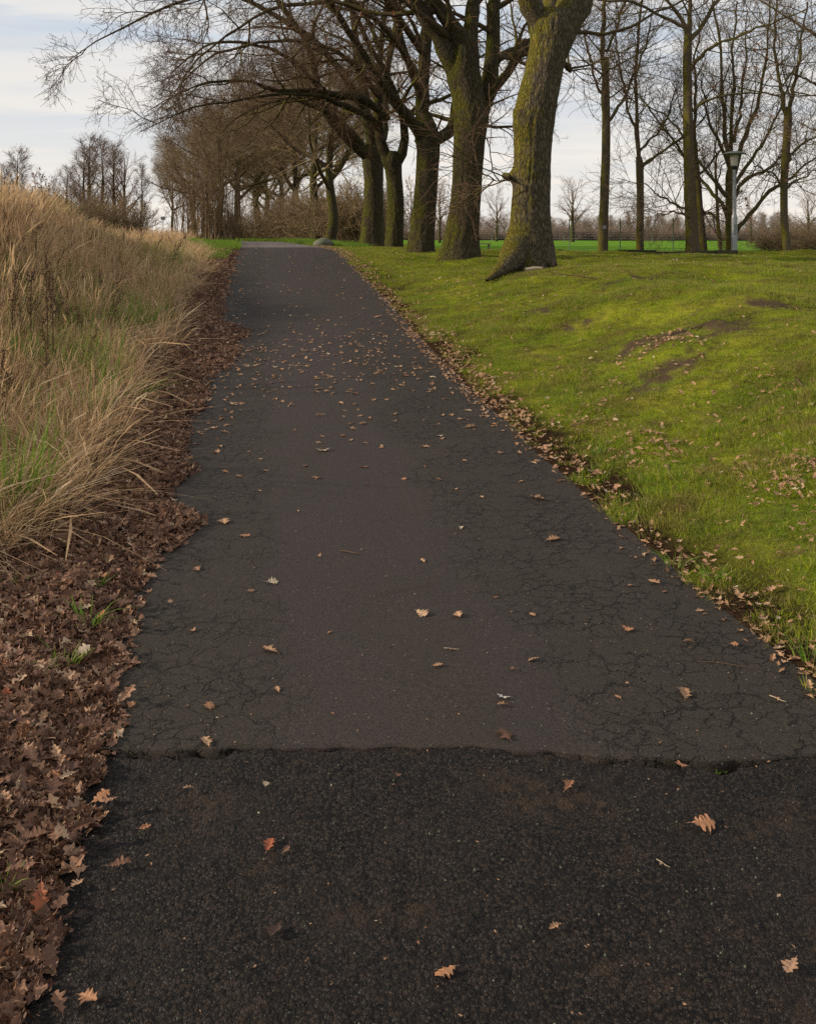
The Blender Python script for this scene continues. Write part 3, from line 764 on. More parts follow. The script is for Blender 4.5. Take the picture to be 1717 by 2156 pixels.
# ------------------------------------------------------------------ younger trees on the lawn to the right
YG = 'younger bare trees on the lawn to the right'
LEAD = [dict(per=26, t0=.16, t1=.99, ang=(.9, 1.45), L=(1.3, 3.6), n=9, wob=.11, rr=.38, trop=(0, 0, .16), rmin=.007, sides=5, fall=.55, rmax=.045),
        dict(per=8, t0=.12, t1=1, ang=(.5, 1.0), L=(.45, 1.3), n=6, wob=.16, rr=.55, trop=(0, 0, .06), rmin=.006, sides=3),
        dict(per=5, t0=.15, t1=1, ang=(.5, 1.1), L=(.2, .6), n=4, wob=.2, rr=.6, trop=(0, 0, .08), rmin=.0036, sides=3)]
FAN = [dict(LEAD[0], per=9, ang=(.35, .8), L=(1.0, 2.4), t0=.25), dict(LEAD[1], per=7), LEAD[2]]
TK = dict(sides=28, rings=90, rough=.008, flare=.2, hfl=.2)
near_tree('straight young tree just right of the thickest oak, a small grey plate on its trunk', YG,
    [(1267, 537, 27, 14), (1268, 525, 27, 11), (1272, 400, 27, 9.5), (1275, 304, 27, 9), (1275, 200, 27, 8), (1274, 135, 27, 7.5), (1275, 120, 27, 7)],
    [[(1275, 300, 27, 6), (1274, 200, 27, 7), (1274, 135, 27, 7), (1276, 34, 27, 6.5), (1278, -90, 27, 5)],
     [(1275, 260, 27, 4.5), (1310, 215, 27, 4), (1335, 165, 27.1, 3.5), (1360, 100, 27.2, 3), (1375, 20, 27.2, 2)],
     [(1274, 210, 27, 4), (1255, 170, 26.9, 3.5), (1238, 110, 26.9, 3), (1225, 30, 26.8, 2)],
     [(1275, 110, 27, 4), (1295, 60, 27, 3.5), (1310, -10, 27, 3)]],
    201, [dict(LEAD[0], per=22)] + LEAD[1:], mats=('young', 'young', 'twigy'), tkw=TK, leaves=14, name='young_tree', ext=1.5)
near_tree('small young tree whose trunk divides low, third trunk to the right of the thickest oak', YG,
    [(1345, 535, 27.6, 10), (1346, 520, 27.6, 8), (1347, 420, 27.6, 7.5), (1346, 351, 27.6, 8), (1344, 330, 27.6, 6)],
    [[(1346, 355, 27.6, 6), (1340, 287, 27.6, 6), (1342, 240, 27.6, 5), (1345, 150, 27.6, 4.5), (1350, 40, 27.6, 3.5), (1352, -50, 27.6, 2.5)],
     [(1342, 295, 27.6, 5), (1330, 255, 27.6, 4), (1310, 195, 27.5, 3.5), (1295, 120, 27.4, 3), (1285, 30, 27.4, 2)],
     [(1348, 356, 27.6, 5), (1372, 330, 27.5, 4.5), (1400, 305, 27.4, 4), (1441, 277, 27.3, 3.2), (1490, 235, 27.1, 2.2), (1530, 200, 27, 1.5)],
     [(1342, 320, 27.6, 4), (1372, 290, 27.8, 3.5), (1405, 240, 28, 3), (1430, 180, 28.1, 2)]],
    202, [dict(FAN[0], per=13, t0=.15)] + FAN[1:], mats=('young', 'young', 'twigy'), tkw=TK, leaves=24, name='young_tree', ext=1.0)
near_tree('young tree with the broadest trunk of the lawn group, forking near the frame top', YG,
    [(1458, 537, 26.5, 19), (1457, 520, 26.5, 14.5), (1453, 420, 26.5, 12), (1449, 304, 26.5, 11), (1447, 200, 26.5, 9.5), (1446, 135, 26.5, 9), (1447, 90, 26.5, 8.5), (1448, 60, 26.5, 7)],
    [[(1448, 95, 26.5, 7), (1432, 50, 26.5, 6), (1410, 20, 26.4, 5), (1385, -20, 26.3, 4.5), (1340, -90, 26.2, 3)],
     [(1448, 90, 26.5, 7), (1452, 30, 26.6, 6), (1458, -60, 26.7, 5)],
     [(1449, 85, 26.5, 6.5), (1475, 55, 26.6, 5.5), (1500, 20, 26.7, 5), (1530, -30, 26.8, 4)],
     [(1447, 150, 26.5, 6), (1475, 120, 26.3, 5), (1520, 92, 26, 4.5), (1542, 84, 25.9, 4.2), (1610, 47, 25.6, 3.6), (1700, 20, 25.3, 2.6)],
     [(1447, 60, 26.5, 5.5), (1400, 42, 26.2, 4.5), (1330, 14, 26, 4), (1260, 0, 25.8, 3), (1200, 6, 25.7, 2)],
     [(1449, 240, 26.5, 4), (1500, 205, 26.3, 3.2), (1560, 200, 26.1, 2.8), (1640, 202, 25.9, 2), (1690, 205, 25.8, 1.2)],
     [(1450, 300, 26.5, 4), (1420, 270, 26.4, 3), (1370, 235, 26.3, 2.4), (1300, 215, 26.2, 1.6)],
     [(1452, 458, 26.4, 4), (1425, 452, 26.3, 3), (1400, 456, 26.2, 2), (1378, 454, 26.2, 1.4)],
     [(1452, 440, 26.4, 3.5), (1400, 415, 26.2, 2.8), (1355, 395, 26, 2), (1300, 370, 26, 1.2)]],
    203, [dict(LEAD[0], per=14)] + LEAD[1:], mats=('young', 'young', 'twigy'), tkw=dict(TK, sides=36, rings=110), leaves=130, leafat=((1560, 200, 26.2), 260), name='young_tree', ext=1.5)
near_tree('leaning young tree half hidden behind the tallest lawn tree', YG,
    [(1481, 537, 28.5, 9), (1480, 522, 28.5, 8), (1473, 440, 28.5, 7), (1469, 389, 28.5, 6.5), (1464, 340, 28.5, 6), (1462, 300, 28.5, 5)],
    [[(1463, 320, 28.5, 5), (1460, 250, 28.5, 4.5), (1464, 150, 28.5, 4), (1470, 40, 28.5, 3)],
     [(1465, 360, 28.5, 4.5), (1435, 330, 28.4, 4), (1404, 290, 28.3, 3.6), (1370, 243, 28.2, 3), (1330, 190, 28.1, 2), (1300, 130, 28, 1.2)],
     [(1467, 370, 28.5, 4), (1500, 330, 28.6, 3), (1535, 280, 28.7, 2.4), (1560, 220, 28.8, 1.6)],
     [(1474, 440, 28.5, 4), (1510, 460, 28.3, 3.4), (1475, 430, 28.2, 1.5)][:2]],
    204, [dict(FAN[0], per=12)] + FAN[1:], mats=('young', 'young', 'twigy'), tkw=TK, name='young_tree', ext=1.0)
near_tree('thinnest young tree, a slender stem standing left of the lamp post', YG,
    [(1517, 540, 29.5, 5), (1516, 525, 29.5, 4.2), (1511, 470, 29.5, 3.6), (1509, 422, 29.5, 3.2), (1506, 370, 29.5, 2.8), (1505, 340, 29.5, 2.2)],
    [[(1506, 360, 29.5, 2.6), (1503, 300, 29.5, 2.4), (1508, 230, 29.5, 2), (1505, 150, 29.5, 1.4)],
     [(1508, 400, 29.5, 2), (1490, 360, 29.5, 1.6), (1480, 320, 29.5, 1)],
     [(1508, 390, 29.5, 2), (1528, 340, 29.5, 1.6), (1535, 290, 29.5, 1)]],
    205, [dict(FAN[0], per=10, L=(.5, 1.4)), dict(FAN[1], L=(.3, .8)), FAN[2]], mats=('young', 'young', 'twigy'), tkw=TK, leaves=60, leafat=((1505, 350, 29.5), 200), name='young_tree', ext=.5)
near_tree('many-stemmed fan shaped tree directly behind the lamp post', YG,
    [(1538, 542, 28, 13), (1538, 528, 28, 11), (1537, 470, 28, 10.5), (1537, 410, 28, 10), (1538, 372, 28, 11), (1539, 350, 28, 7)],
    [[(1542, 500, 28, 6), (1552, 480, 28, 6), (1576, 450, 28, 5.5), (1602, 419, 28, 5.5), (1635, 392, 28, 5), (1665, 365, 28, 4), (1700, 335, 28, 3), (1745, 315, 28, 2)],
     [(1538, 470, 28, 6), (1518, 435, 28, 5.5), (1490, 405, 28.2, 5), (1466, 372, 28.4, 4.2), (1440, 330, 28.5, 3.2), (1405, 290, 28.6, 2)],
     [(1536, 420, 28, 6), (1510, 385, 28, 5), (1482, 350, 28, 4.4), (1456, 304, 28, 3.5), (1430, 240, 28, 2.4), (1415, 170, 28, 1.5)],
     [(1538, 390, 28, 8), (1528, 340, 28, 7), (1520, 280, 28, 6), (1512, 200, 28, 5), (1500, 90, 28, 4), (1495, -20, 28, 3)],
     [(1540, 385, 28, 8), (1552, 330, 28, 7), (1570, 270, 28, 6), (1588, 210, 28, 5), (1605, 120, 28, 4), (1615, 0, 28, 3)],
     [(1539, 380, 28, 7), (1540, 320, 28.2, 6), (1542, 240, 28.2, 5), (1548, 120, 28.2, 4), (1550, 0, 28.2, 3)],
     [(1541, 395, 28, 6), (1570, 345, 28, 5), (1600, 300, 28, 4.4), (1630, 240, 28, 3.4), (1660, 160, 28, 2.4), (1680, 80, 28, 1.5)],
     [(1541, 420, 28, 5.5), (1575, 385, 27.8, 5), (1610, 358, 27.6, 4), (1640, 320, 27.5, 3), (1660, 270, 27.4, 2)],
     [(1537, 360, 28, 5), (1516, 310, 27.8, 4.4), (1488, 240, 27.6, 3.6), (1470, 160, 27.5, 2.6)],
     [(1545, 300, 28, 4.5), (1560, 220, 27.8, 4), (1572, 120, 27.7, 3), (1580, 20, 27.6, 2)]],
    206, FAN, mats=('young', 'young', 'twigy'), tkw=TK, leaves=40, name='young_tree', ext=1.0)
near_tree('young tree with a Y shaped fork standing just right of the lamp post', YG,
    [(1656, 541, 26, 12), (1656, 528, 26, 9), (1650, 460, 26, 7.5), (1650, 380, 26, 8), (1655, 300, 26, 8), (1658, 250, 26, 8.5), (1659, 225, 26, 6)],
    [[(1657, 250, 26, 7), (1645, 205, 26, 6), (1636, 160, 26, 5), (1632, 90, 26, 4.4), (1640, 0, 26, 3.4)],
     [(1659, 250, 26, 6.5), (1672, 200, 26, 5.5), (1680, 150, 26, 5), (1682, 80, 26, 4.2), (1700, 0, 26, 3.4)],
     [(1652, 350, 26, 4.4), (1680, 322, 26, 3.6), (1715, 300, 26, 3), (1760, 290, 26, 2)],
     [(1650, 395, 26, 4), (1620, 372, 26, 3), (1585, 350, 26, 2)],
     [(1650, 400, 26, 4), (1690, 372, 26, 3), (1735, 352, 26, 2)]],
    207, [dict(LEAD[0], per=15)] + LEAD[1:], mats=('young', 'young', 'twigy'), tkw=TK, leaves=60, leafat=((1640, 420, 26), 160), name='young_tree', ext=1.2)
near_tree('bare tree at the right frame edge, only its long boughs reaching into view', YG,
    [(1800, 546, 25, 14), (1800, 520, 25, 12), (1796, 400, 25, 11), (1794, 250, 25, 10), (1792, 150, 25, 9)],
    [[(1794, 200, 25, 8), (1780, 90, 25, 7), (1770, -30, 25, 6)],
     [(1794, 150, 25, 6), (1750, 90, 25, 5), (1700, 50, 25, 4), (1650, 20, 25, 3), (1600, -5, 25, 2)],
     [(1795, 250, 25, 6), (1755, 200, 25, 4.5), (1700, 170, 25, 3.5), (1650, 155, 25, 2)],
     [(1796, 330, 25, 5), (1750, 290, 25, 4), (1710, 270, 25, 3), (1680, 260, 25, 2)]],
    208, [dict(LEAD[0], per=10)] + LEAD[1:], mats=('young', 'young', 'twigy'), tkw=TK, leaves=30, name='young_tree', ext=1.2)

# ------------------------------------------------------------------ trees and shrubs farther off: a few grown kinds, each placed as trees of their own
def far_kind(kind, seed, H, mats):
    rng = np.random.default_rng(seed); parts = []
    if kind == 'oak':
        r0 = H * .021
        tr = curve(np.array([[0, 0, -.3, r0 * 1.5], [0, 0, .0, r0 * 1.25], [.02 * H, 0, .12 * H, r0], [.0, .01 * H, .30 * H, r0 * .8], [.01 * H, 0, .5 * H, r0 * .5], [0, 0, .78 * H, r0 * .16]]), 26)
        P, R = grow(tr[None, 8:, :3], tr[None, 8:, 3], rng, 13, 0, .85, (.75, 1.25), (.38 * H, .52 * H), 12, .62, (0, 0, .28), .13, .03, .35)
        lv = [(11, .15, (.4, 1.0), (.12 * H, .26 * H), 8, 4, .013), (10, .1, (.4, 1.1), (.05 * H, .13 * H), 5, 3, .009), (7, .1, (.4, 1.1), (.02 * H, .06 * H), 3, 3, .008)]
    elif kind == 'upright':
        r0 = H * .016
        tr = curve(np.array([[0, 0, -.3, r0 * 1.5], [0, 0, .1, r0 * 1.2], [.01 * H, 0, .3 * H, r0], [0, .01 * H, .6 * H, r0 * .6], [.01 * H, 0, H, r0 * .1]]), 26)
        P, R = grow(tr[None, 4:, :3], tr[None, 4:, 3], rng, 26, 0, 1, (.45, .85), (.22 * H, .36 * H), 9, .5, (0, 0, .35), .09, .02, .7)
        lv = [(9, .15, (.35, .8), (.06 * H, .14 * H), 6, 3, .010), (8, .1, (.4, .9), (.03 * H, .08 * H), 4, 3, .008)]
    elif kind == 'round':
        r0 = H * .028
        tr = curve(np.array([[0, 0, -.3, r0 * 1.4], [0, 0, .1, r0 * 1.2], [0, 0, .2 * H, r0], [.01 * H, 0, .35 * H, r0 * .8], [0, 0, .6 * H, r0 * .4], [0, 0, .85 * H, r0 * .15]]), 24)
        P, R = grow(tr[None, 7:, :3], tr[None, 7:, 3], rng, 15, 0, .9, (.5, .95), (.36 * H, .50 * H), 10, .55, (0, 0, .20), .08, .02, .35)
        lv = [(8, .2, (.35, .8), (.10 * H, .20 * H), 7, 3, .012), (7, .1, (.4, .9), (.04 * H, .09 * H), 4, 3, .009)]
    b = Bag().tubes(tr[None, :, :3], tr[None, :, 3], 12); parts.append(('trunk', b, mats[0], None))
    b = Bag().tubes(P, R, 6); parts.append(('limbs', b, mats[1], 'stuff'))
    b = Bag()
    for per, t0, ang, L, n, s, rm in lv:
        P, R = grow(P, R, rng, per, t0, 1, ang, L, n, .55, (0, 0, .12), .17, rm, .4); b.tubes(P, R, s)
    parts.append(('twigs', b, mats[2], 'stuff'))
    out = []
    for nm, b, mt, kd in parts:
        o = b.obj(nm, M[mt], link=False); out.append((nm, o.data, kd)); bpy.data.objects.remove(o)
    return out


def shrub_kind(seed, n, H, spread, lean, fine, mats, w=1.0):
    rng = np.random.default_rng(seed)
    a = rng.uniform(0, 6.28, n); rad = rng.uniform(0, 1, n) ** .6 * spread
    P = np.empty((n, 12, 3)); P[:, 0] = np.stack([rad * np.cos(a), rad * np.sin(a), np.full(n, -.1)], 1)
    d = norm(np.stack([np.cos(a) * lean * rng.uniform(.2, 1, n), np.sin(a) * lean * rng.uniform(.2, 1, n), np.ones(n)], 1))
    L = H * rng.uniform(.5, 1.0, n)
    for k in range(1, 12):
        d = norm(d + rng.normal(0, .07 * w, (n, 3)) + [0, 0, .03]); P[:, k] = P[:, k - 1] + d * (L / 11)[:, None]
    R = np.linspace(1, .25, 12)[None] * (rng.uniform(.010, .028, n) * H / 4)[:, None]
    out = []
    o = Bag().tubes(P, R, 5).obj('stems', M[mats[0]], link=False); out.append(('stems', o.data, 'stuff')); bpy.data.objects.remove(o)
    b = Bag()
    for per, L_, nn in fine:
        P, R = grow(P, R, rng, per, .15, 1, (.3, .95), L_, nn, .55, (0, 0, .2), .14 * w, .0075, .3); b.tubes(P, R, 3)
    o = b.obj('twigs', M[mats[1]], link=False); out.append(('twigs', o.data, 'stuff')); bpy.data.objects.remove(o)
    return out


def place(kind, name, loc, label, cat, group=None, rz=0.0, sc=(1, 1, 1)):
    e = empty(name, loc, label, cat, group, rz); e.scale = sc
    for nm, me, kd in kind:
        o = bpy.data.objects.new(nm, me); COL.objects.link(o); o.parent = e
        if kd: o['kind'] = kd
    return e


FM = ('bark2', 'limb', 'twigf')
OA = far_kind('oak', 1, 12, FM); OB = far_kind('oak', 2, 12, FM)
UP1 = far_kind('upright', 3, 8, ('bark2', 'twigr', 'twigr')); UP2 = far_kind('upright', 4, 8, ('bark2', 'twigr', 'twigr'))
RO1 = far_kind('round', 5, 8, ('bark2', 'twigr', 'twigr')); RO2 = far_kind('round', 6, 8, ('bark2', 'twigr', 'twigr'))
HZL = shrub_kind(7, 55, 5.2, 1.3, .10, [(7, (.4, 1.2), 6), (4, (.2, .5), 4)], ('stem', 'stem'))
BSH = shrub_kind(8, 60, 2.6, .9, .75, [(8, (.4, 1.0), 5), (7, (.2, .5), 4)], ('twigf', 'twigf'), 2.0)


def gz(x, y): return (x, y, float(ground_z(x, y)) - .02)


def pu(u, Y): return gz((u - UW / 2) / F * Y, Y)


AV = 'distant bare avenue trees that meet over the path'
for i, (u, Y, k, h, lab) in enumerate([
    (692, 42, 1, .86, 'bare oak behind the boulder, its trunk rising out of brown brushwood'),
    (664, 49, 0, .92, 'bare tree in the brushwood to the right of the far end of the path'),
    (622, 58, 1, .95, 'far avenue tree above the brown bushes right of the path bend'),
    (590, 68, 0, .95, 'farther avenue tree directly behind the bushes at the path bend'),
    (538, 70, 1, 1.0, 'bare tree with slim clear trunk seen against bright sky at the path bend'),
    (503, 64, 0, .95, 'dark trunked tree just left of the slim clear trunk at the path bend'),
    (465, 54, 1, .78, 'bare tree rising behind the tall hazel stems left of the path'),
    (436, 64, 0, .78, 'tree forming the middle of the brown crowns left of the path'),
    (405, 74, 1, .78, 'thick trunked tree second from the left end of the avenue'),
    (364, 82, 0, .70, 'leftmost avenue tree with short trunk and rounded bare crown'),
    (560, 84, 0, 1.0, 'most distant avenue tree filling the gap above the path bend'),
]):
    place((OA, OB)[k], 'avenue_tree', pu(u, Y), lab, 'tree', AV, rz=i * 1.7, sc=(h * (.66 if i == 9 else .85 if i == 8 else 1),) * 2 + (h,))

place(HZL, 'hazel_thicket', pu(412, 37), 'tall thicket of pale upright hazel stems at the left edge of the dry grass', 'shrub', 'hazel thickets left of the path', sc=(.6, .6, .74))
place(HZL, 'hazel_thicket', pu(440, 36), 'middle hazel thicket with the most crowded brown stems left of the path', 'shrub', 'hazel thickets left of the path', rz=2, sc=(.6, .6, .80))
place(HZL, 'hazel_thicket', pu(470, 37), 'hazel thicket nearest the path, thinner and partly in front of a dark trunk', 'shrub', 'hazel thickets left of the path', rz=4, sc=(.5, .5, .66))
for i, (u, Y, s, lab) in enumerate([
    (592, 60, 1.2, 'brown twiggy bush nearest the bend on the right of the path'), (630, 56, 1.4, 'round brown bush in the middle of the brushwood behind the boulder'),
    (668, 52, 1.3, 'reddish brown bush just left of and behind the boulder'), (706, 49, 1.3, 'brown bush behind and right of the boulder'),
    (742, 48, 1.3, 'twiggy bush between the boulder and the dark fifth oak'), (562, 72, 1.2, 'far bush with a few green shoots at the path bend'),
    (524, 84, 1.2, 'distant low brown bush between the two clear trunks'), (470, 62, .9, 'low brown bush behind the hazel stems'), (760, 56, 1.6, 'low bush behind the dark fifth oak')]):
    place(BSH, 'bush', pu(u, Y), lab, 'bush', 'brown bushes along the far part of the path', rz=i * 1.3, sc=(s, s, s))

LT = 'distant bare trees behind the grassy mound'
for i, (u, Y, k, h, w, lab) in enumerate([
    (8, 70, UP1, .74, 1.3, 'grey bare tree at the left frame edge behind the mound'), (38, 66, UP2, .84, 1.25, 'pointed bare tree tallest at the far left behind the mound'),
    (88, 60, RO1, .60, 1.0, 'rounded tree with brown leaf clusters behind the mound'), (140, 72, UP1, .74, 1.3, 'low bare tree between the leafy tree and the tall dark group'),
    (190, 66, UP2, .95, 1.3, 'tallest tree of the dark group behind the right end of the mound'), (215, 70, UP1, .95, 1.25, 'second tree of the dark group behind the mound'),
    (238, 64, UP2, .85, 1.2, 'right hand tree of the dark group behind the mound'), (262, 68, RO2, .90, .8, 'pale open tree right of the dark group'),
    (298, 74, UP1, .78, .9, 'slender tree at the right end of the distant group'), (175, 62, UP1, .8, 1.2, 'left hand tree of the dark group behind the mound')]):
    e = place(k, 'distant_tree', pu(u, Y), lab, 'tree', LT, rz=i * 2.1, sc=(w * h, w * h, h * .9))
    if i == 2:
        rg = np.random.default_rng(5); me = k[2][1]; n = len(me.vertices); co = np.empty(n * 3, np.float32); me.vertices.foreach_get('co', co); co = co.reshape(-1, 3)
        co = co[rg.integers(0, n, 900)]; co = co[co[:, 2] > 5.6]
        hanging_leaves(co, rg, 170, .26).obj('dead_leaves', M['leaft'], e, smooth=False, kind='stuff')
for i, (u, Y, s, lab) in enumerate([(60, 55, 1.3, 'low scrub behind the mound under the pointed tree'), (150, 58, 1.5, 'brown scrub left of the dark tree group'), (205, 56, 1.2, 'dark scrub under the dark tree group'), (240, 56, 1.0, 'scrub below the pale open tree'), (262, 64, .7, 'last clump of scrub before the gap of sky')]):
    place(BSH, 'scrub_bush', pu(u, Y), lab, 'bush', 'scrub behind the mound', rz=i, sc=(s * 1.3, s * 1.3, s * .95))

FT = 'lone bare trees standing around the far field'
for i, (u, Y, k, h, w, lab) in enumerate([
    (1045, 150, RO1, 1.05, .95, 'round headed bare tree seen between the two thickest oaks'), (1205, 130, RO2, 1.12, 1.0, 'vase shaped bare tree just right of the thickest oak'),
    (866, 118, RO1, .95, .8, 'far tree seen between fourth and third oaks'), (925, 110, RO2, .92, .75, 'far russet tree seen between third and second oaks'),
    (1345, 150, RO2, .8, 1.0, 'small far tree behind the low dividing young tree'), (1580, 110, RO1, .62, 1.1, 'small far tree to the right of the lamp post'),
    (1700, 85, RO2, .62, 1.1, 'round far tree at the right edge above the brush pile'), (1640, 120, RO1, .5, 1.0, 'smallest far tree behind the forked young tree')]):
    e = place(k, 'field_tree', pu(u, Y), lab, 'tree', FT, rz=i * 1.9, sc=(w * h, w * h, h))
    if i in (2, 3):
        rg = np.random.default_rng(9 + i); me = k[2][1]; n = len(me.vertices); co = np.empty(n * 3, np.float32); me.vertices.foreach_get('co', co); co = co.reshape(-1, 3)
        hanging_leaves(co[rg.integers(0, n, 500)], rg, 420, .22).obj('dead_leaves', M['leaft'], e, smooth=False, kind='stuff')


# ------------------------------------------------------------------ scattering for what nobody could count
LIB = {}
def lib(name, objs):
    c = bpy.data.collections.new(name); c.use_fake_user = True
    for o in objs: c.objects.link(o)
    LIB[name] = c
    return c


def scatter(name, pts, coll, rot, scl, rng, **kw):
    me = bpy.data.meshes.new(name); me.from_pydata(np.asarray(pts, float).tolist(), [], [])
    n = len(pts)
    a = me.attributes.new('rot', 'FLOAT_VECTOR', 'POINT'); a.data.foreach_set('vector', np.asarray(rot, np.float32).ravel())
    a = me.attributes.new('scl', 'FLOAT_VECTOR', 'POINT')
    scl = np.asarray(scl, np.float32); scl = np.repeat(scl[:, None], 3, 1) if scl.ndim == 1 else scl
    a.data.foreach_set('vector', scl.ravel())
    a = me.attributes.new('idx', 'INT', 'POINT'); a.data.foreach_set('value', rng.integers(0, len(coll.objects), n).astype(np.int32))
    o = bpy.data.objects.new(name, me); COL.objects.link(o)
    t = bpy.data.node_groups.new(name, 'GeometryNodeTree')
    t.interface.new_socket('Geometry', in_out='INPUT', socket_type='NodeSocketGeometry'); t.interface.new_socket('Geometry', in_out='OUTPUT', socket_type='NodeSocketGeometry')
    q = G(t); gi = q('NodeGroupInput'); go = q('NodeGroupOutput')
    ci = q('GeometryNodeCollectionInfo', {'Collection': coll, 'Separate Children': True, 'Reset Children': True})
    def na(nm, ty): return q('GeometryNodeInputNamedAttribute', {'Name': nm}, data_type=ty).outputs[0]
    ip = q('GeometryNodeInstanceOnPoints', {'Points': gi.outputs[0], 'Instance': ci.outputs[0], 'Pick Instance': True, 'Instance Index': na('idx', 'INT'), 'Scale': na('scl', 'FLOAT_VECTOR')})
    er = q('FunctionNodeEulerToRotation', {0: na('rot', 'FLOAT_VECTOR')})
    t.links.new(er.outputs[0], ip.inputs['Rotation'])
    t.links.new(ip.outputs[0], go.inputs[0])
    md = o.modifiers.new('scatter', 'NODES'); md.node_group = t
    return put(o, **kw)


def normals(x, y, e=.08):
    dx = (surf_z(x + e, y) - surf_z(x - e, y)) / (2 * e); dy = (surf_z(x, y + e) - surf_z(x, y - e)) / (2 * e)
    return norm(np.stack([-dx, -dy, np.ones_like(dx)], -1))


def rot_to(nrm, spin, tilt=0.0, rng=None):
    """euler that turns +Z to the surface normal, after a spin; vectorised enough for a few 10k"""
    out = np.empty((len(nrm), 3), np.float32)
    for i, (n, s) in enumerate(zip(nrm, spin)):
        v = Vector(n)
        if rng is not None and tilt: v = (v + Vector(rng.normal(0, tilt, 3))).normalized()
        q_ = v.to_track_quat('Z', 'Y') @ Matrix.Rotation(s, 3, 'Z').to_quaternion()
        out[i] = q_.to_euler()
    return out


def in_view(x, y, m=1.2): return (np.abs(x) < UW / 2 / F * y + m)


def area_points(rng, n, y0, y1, s0, s1, power=1.0):
    """points between two distances from the path middle, denser near the camera by y**-power"""
    u = rng.random(n)
    y = (y0 ** (1 - power) + u * (y1 ** (1 - power) - y0 ** (1 - power))) ** (1 / (1 - power)) if power != 1 else y0 * (y1 / y0) ** u
    s = rng.uniform(s0, s1, n); x = s + cx(y)
    k = in_view(x, y)
    return x[k], y[k], s[k]


def blades(rng, n, rad, h, w, lean, seg=3, heads=0.0, wind=(0, 0), droop=.6):
    """a tuft of grass blades, flat tapering strips"""
    b = Bag()
    a = rng.uniform(0, 6.28, n); r = rad * np.sqrt(rng.random(n)); H = h * rng.uniform(.45, 1.1, n); ln = lean * rng.uniform(.1, 1.2, n)
    da = a + rng.normal(0, .8, n); dx, dy = np.cos(da) * ln + wind[0], np.sin(da) * ln + wind[1]
    t = np.linspace(0, 1, seg + 1)
    th = rng.uniform(0, 3.14, n); wv = w * rng.uniform(.6, 1.3, n)
    cr = rng.uniform(.3, 1.6, n) * droop
    X = np.stack([(r * np.cos(a))[:, None] + (dx * H)[:, None] * (t + cr[:, None] * t ** 2.4), (r * np.sin(a))[:, None] + (dy * H)[:, None] * (t + cr[:, None] * t ** 2.4),
                  H[:, None] * (t - .5 * (ln * cr)[:, None] * t ** 2.6)], -1)
    X += rng.normal(0, .012, X.shape) * t[None, :, None] * h
    wt = wv[:, None] * (1 - t ** 1.6 * .85)[None]
    hd = rng.random(n) < heads
    wt[hd, -2] = w * 1.8; wt[hd, -1] = w * .5
    off = np.stack([np.cos(th), np.sin(th), np.zeros(n)], -1)[:, None] * wt[..., None] * .5
    V = np.stack([X - off, X + off], 2).reshape(-1, 3)
    i, j = np.meshgrid(np.arange(n), np.arange(seg), indexing='ij'); k = i * 2 * (seg + 1) + j * 2
    return b.add(V, np.stack([k, k + 1, k + 3, k + 2], -1).reshape(-1, 4))


r_ = np.random.default_rng(77)
def lib_blades(name, mat, k, **kw): return lib(name, [blades(r_, **kw).obj(name, M[mat], smooth=False, link=False) for _ in range(k)])


LAWN = lib_blades('lawn_tuft', 'lawn', 6, n=26, rad=.055, h=.042, w=.0035, lean=.9, seg=2)
LAWNF = lib_blades('lawn_tuft_far', 'lawn', 4, n=34, rad=.16, h=.06, w=.008, lean=.8, seg=2)
VERGE = lib_blades('verge_tuft', 'verge', 4, n=40, rad=.10, h=.13, w=.006, lean=.6, seg=3)
GREEN = lib_blades('green_tuft', 'green', 4, n=30, rad=.09, h=.46, w=.0075, lean=.45, seg=4)
WEED = lib_blades('weed_tuft', 'green', 3, n=26, rad=.045, h=.09, w=.006, lean=.8, seg=3)
DRY = lib_blades('dry_tuft', 'dry', 10, n=32, rad=.16, h=.70, w=.0068, lean=.20, seg=6, heads=.30, wind=(.0, 0), droop=.9)
DRYS = lib_blades('dry_tuft_short', 'dry', 5, n=34, rad=.15, h=.30, w=.009, lean=1.1, seg=4, heads=.05, wind=(0, 0), droop=1.0)
LEAFL = lib('litter_leaf', [mesh_obj('leaf', *(lambda vq: (vq[0] * [r_.uniform(.7, 1.25), r_.uniform(.6, 1.1), 1], vq[1]))(oak_leaf(r_, .105, r_.uniform(.4, 3.0))), M['leaf'], smooth=False, link=False) for _ in range(26)])
LEAFP = lib('pale_leaf', [mesh_obj('leaf', *oak_leaf(r_, .09, r_.uniform(.6, 1.8)), M['leafp'], smooth=False, link=False) for _ in range(10)])

rg = np.random.default_rng(3)
# lawn on the right bank
xs, ys, ss = [], [], []
for n, y0, y1 in ((52000, 2.6, 9), (50000, 9, 17)):
    x, y, s = area_points(rg, n, y0, y1, 1.22, 9, .9)
    e = fbm(x * 2.2, y * 2.2, seed=60); bare = np.max([1 - sst(np.hypot(x - a, (y - b) * .8), c * .35, c * .8) for a, b, c in DIRT], 0)
    k = (rg.random(len(x)) < np.clip(.72 + .55 * e, .25, 1)) & (rg.random(len(x)) > bare * .9) & (rg.random(len(x)) < .12 + .88 * sst(s + .25 * fbm(x * 3, y * 3, seed=61), 1.26, 1.62))
    xs.append(x[k]); ys.append(y[k]); ss.append(s[k])
x, y = np.concatenate(xs), np.concatenate(ys); s = np.concatenate(ss)
hsc = rg.uniform(.5, 1.2, len(x)) * (1 + .55 * fbm(x * 1.4, y * 1.4, seed=66)).clip(.45, 2)
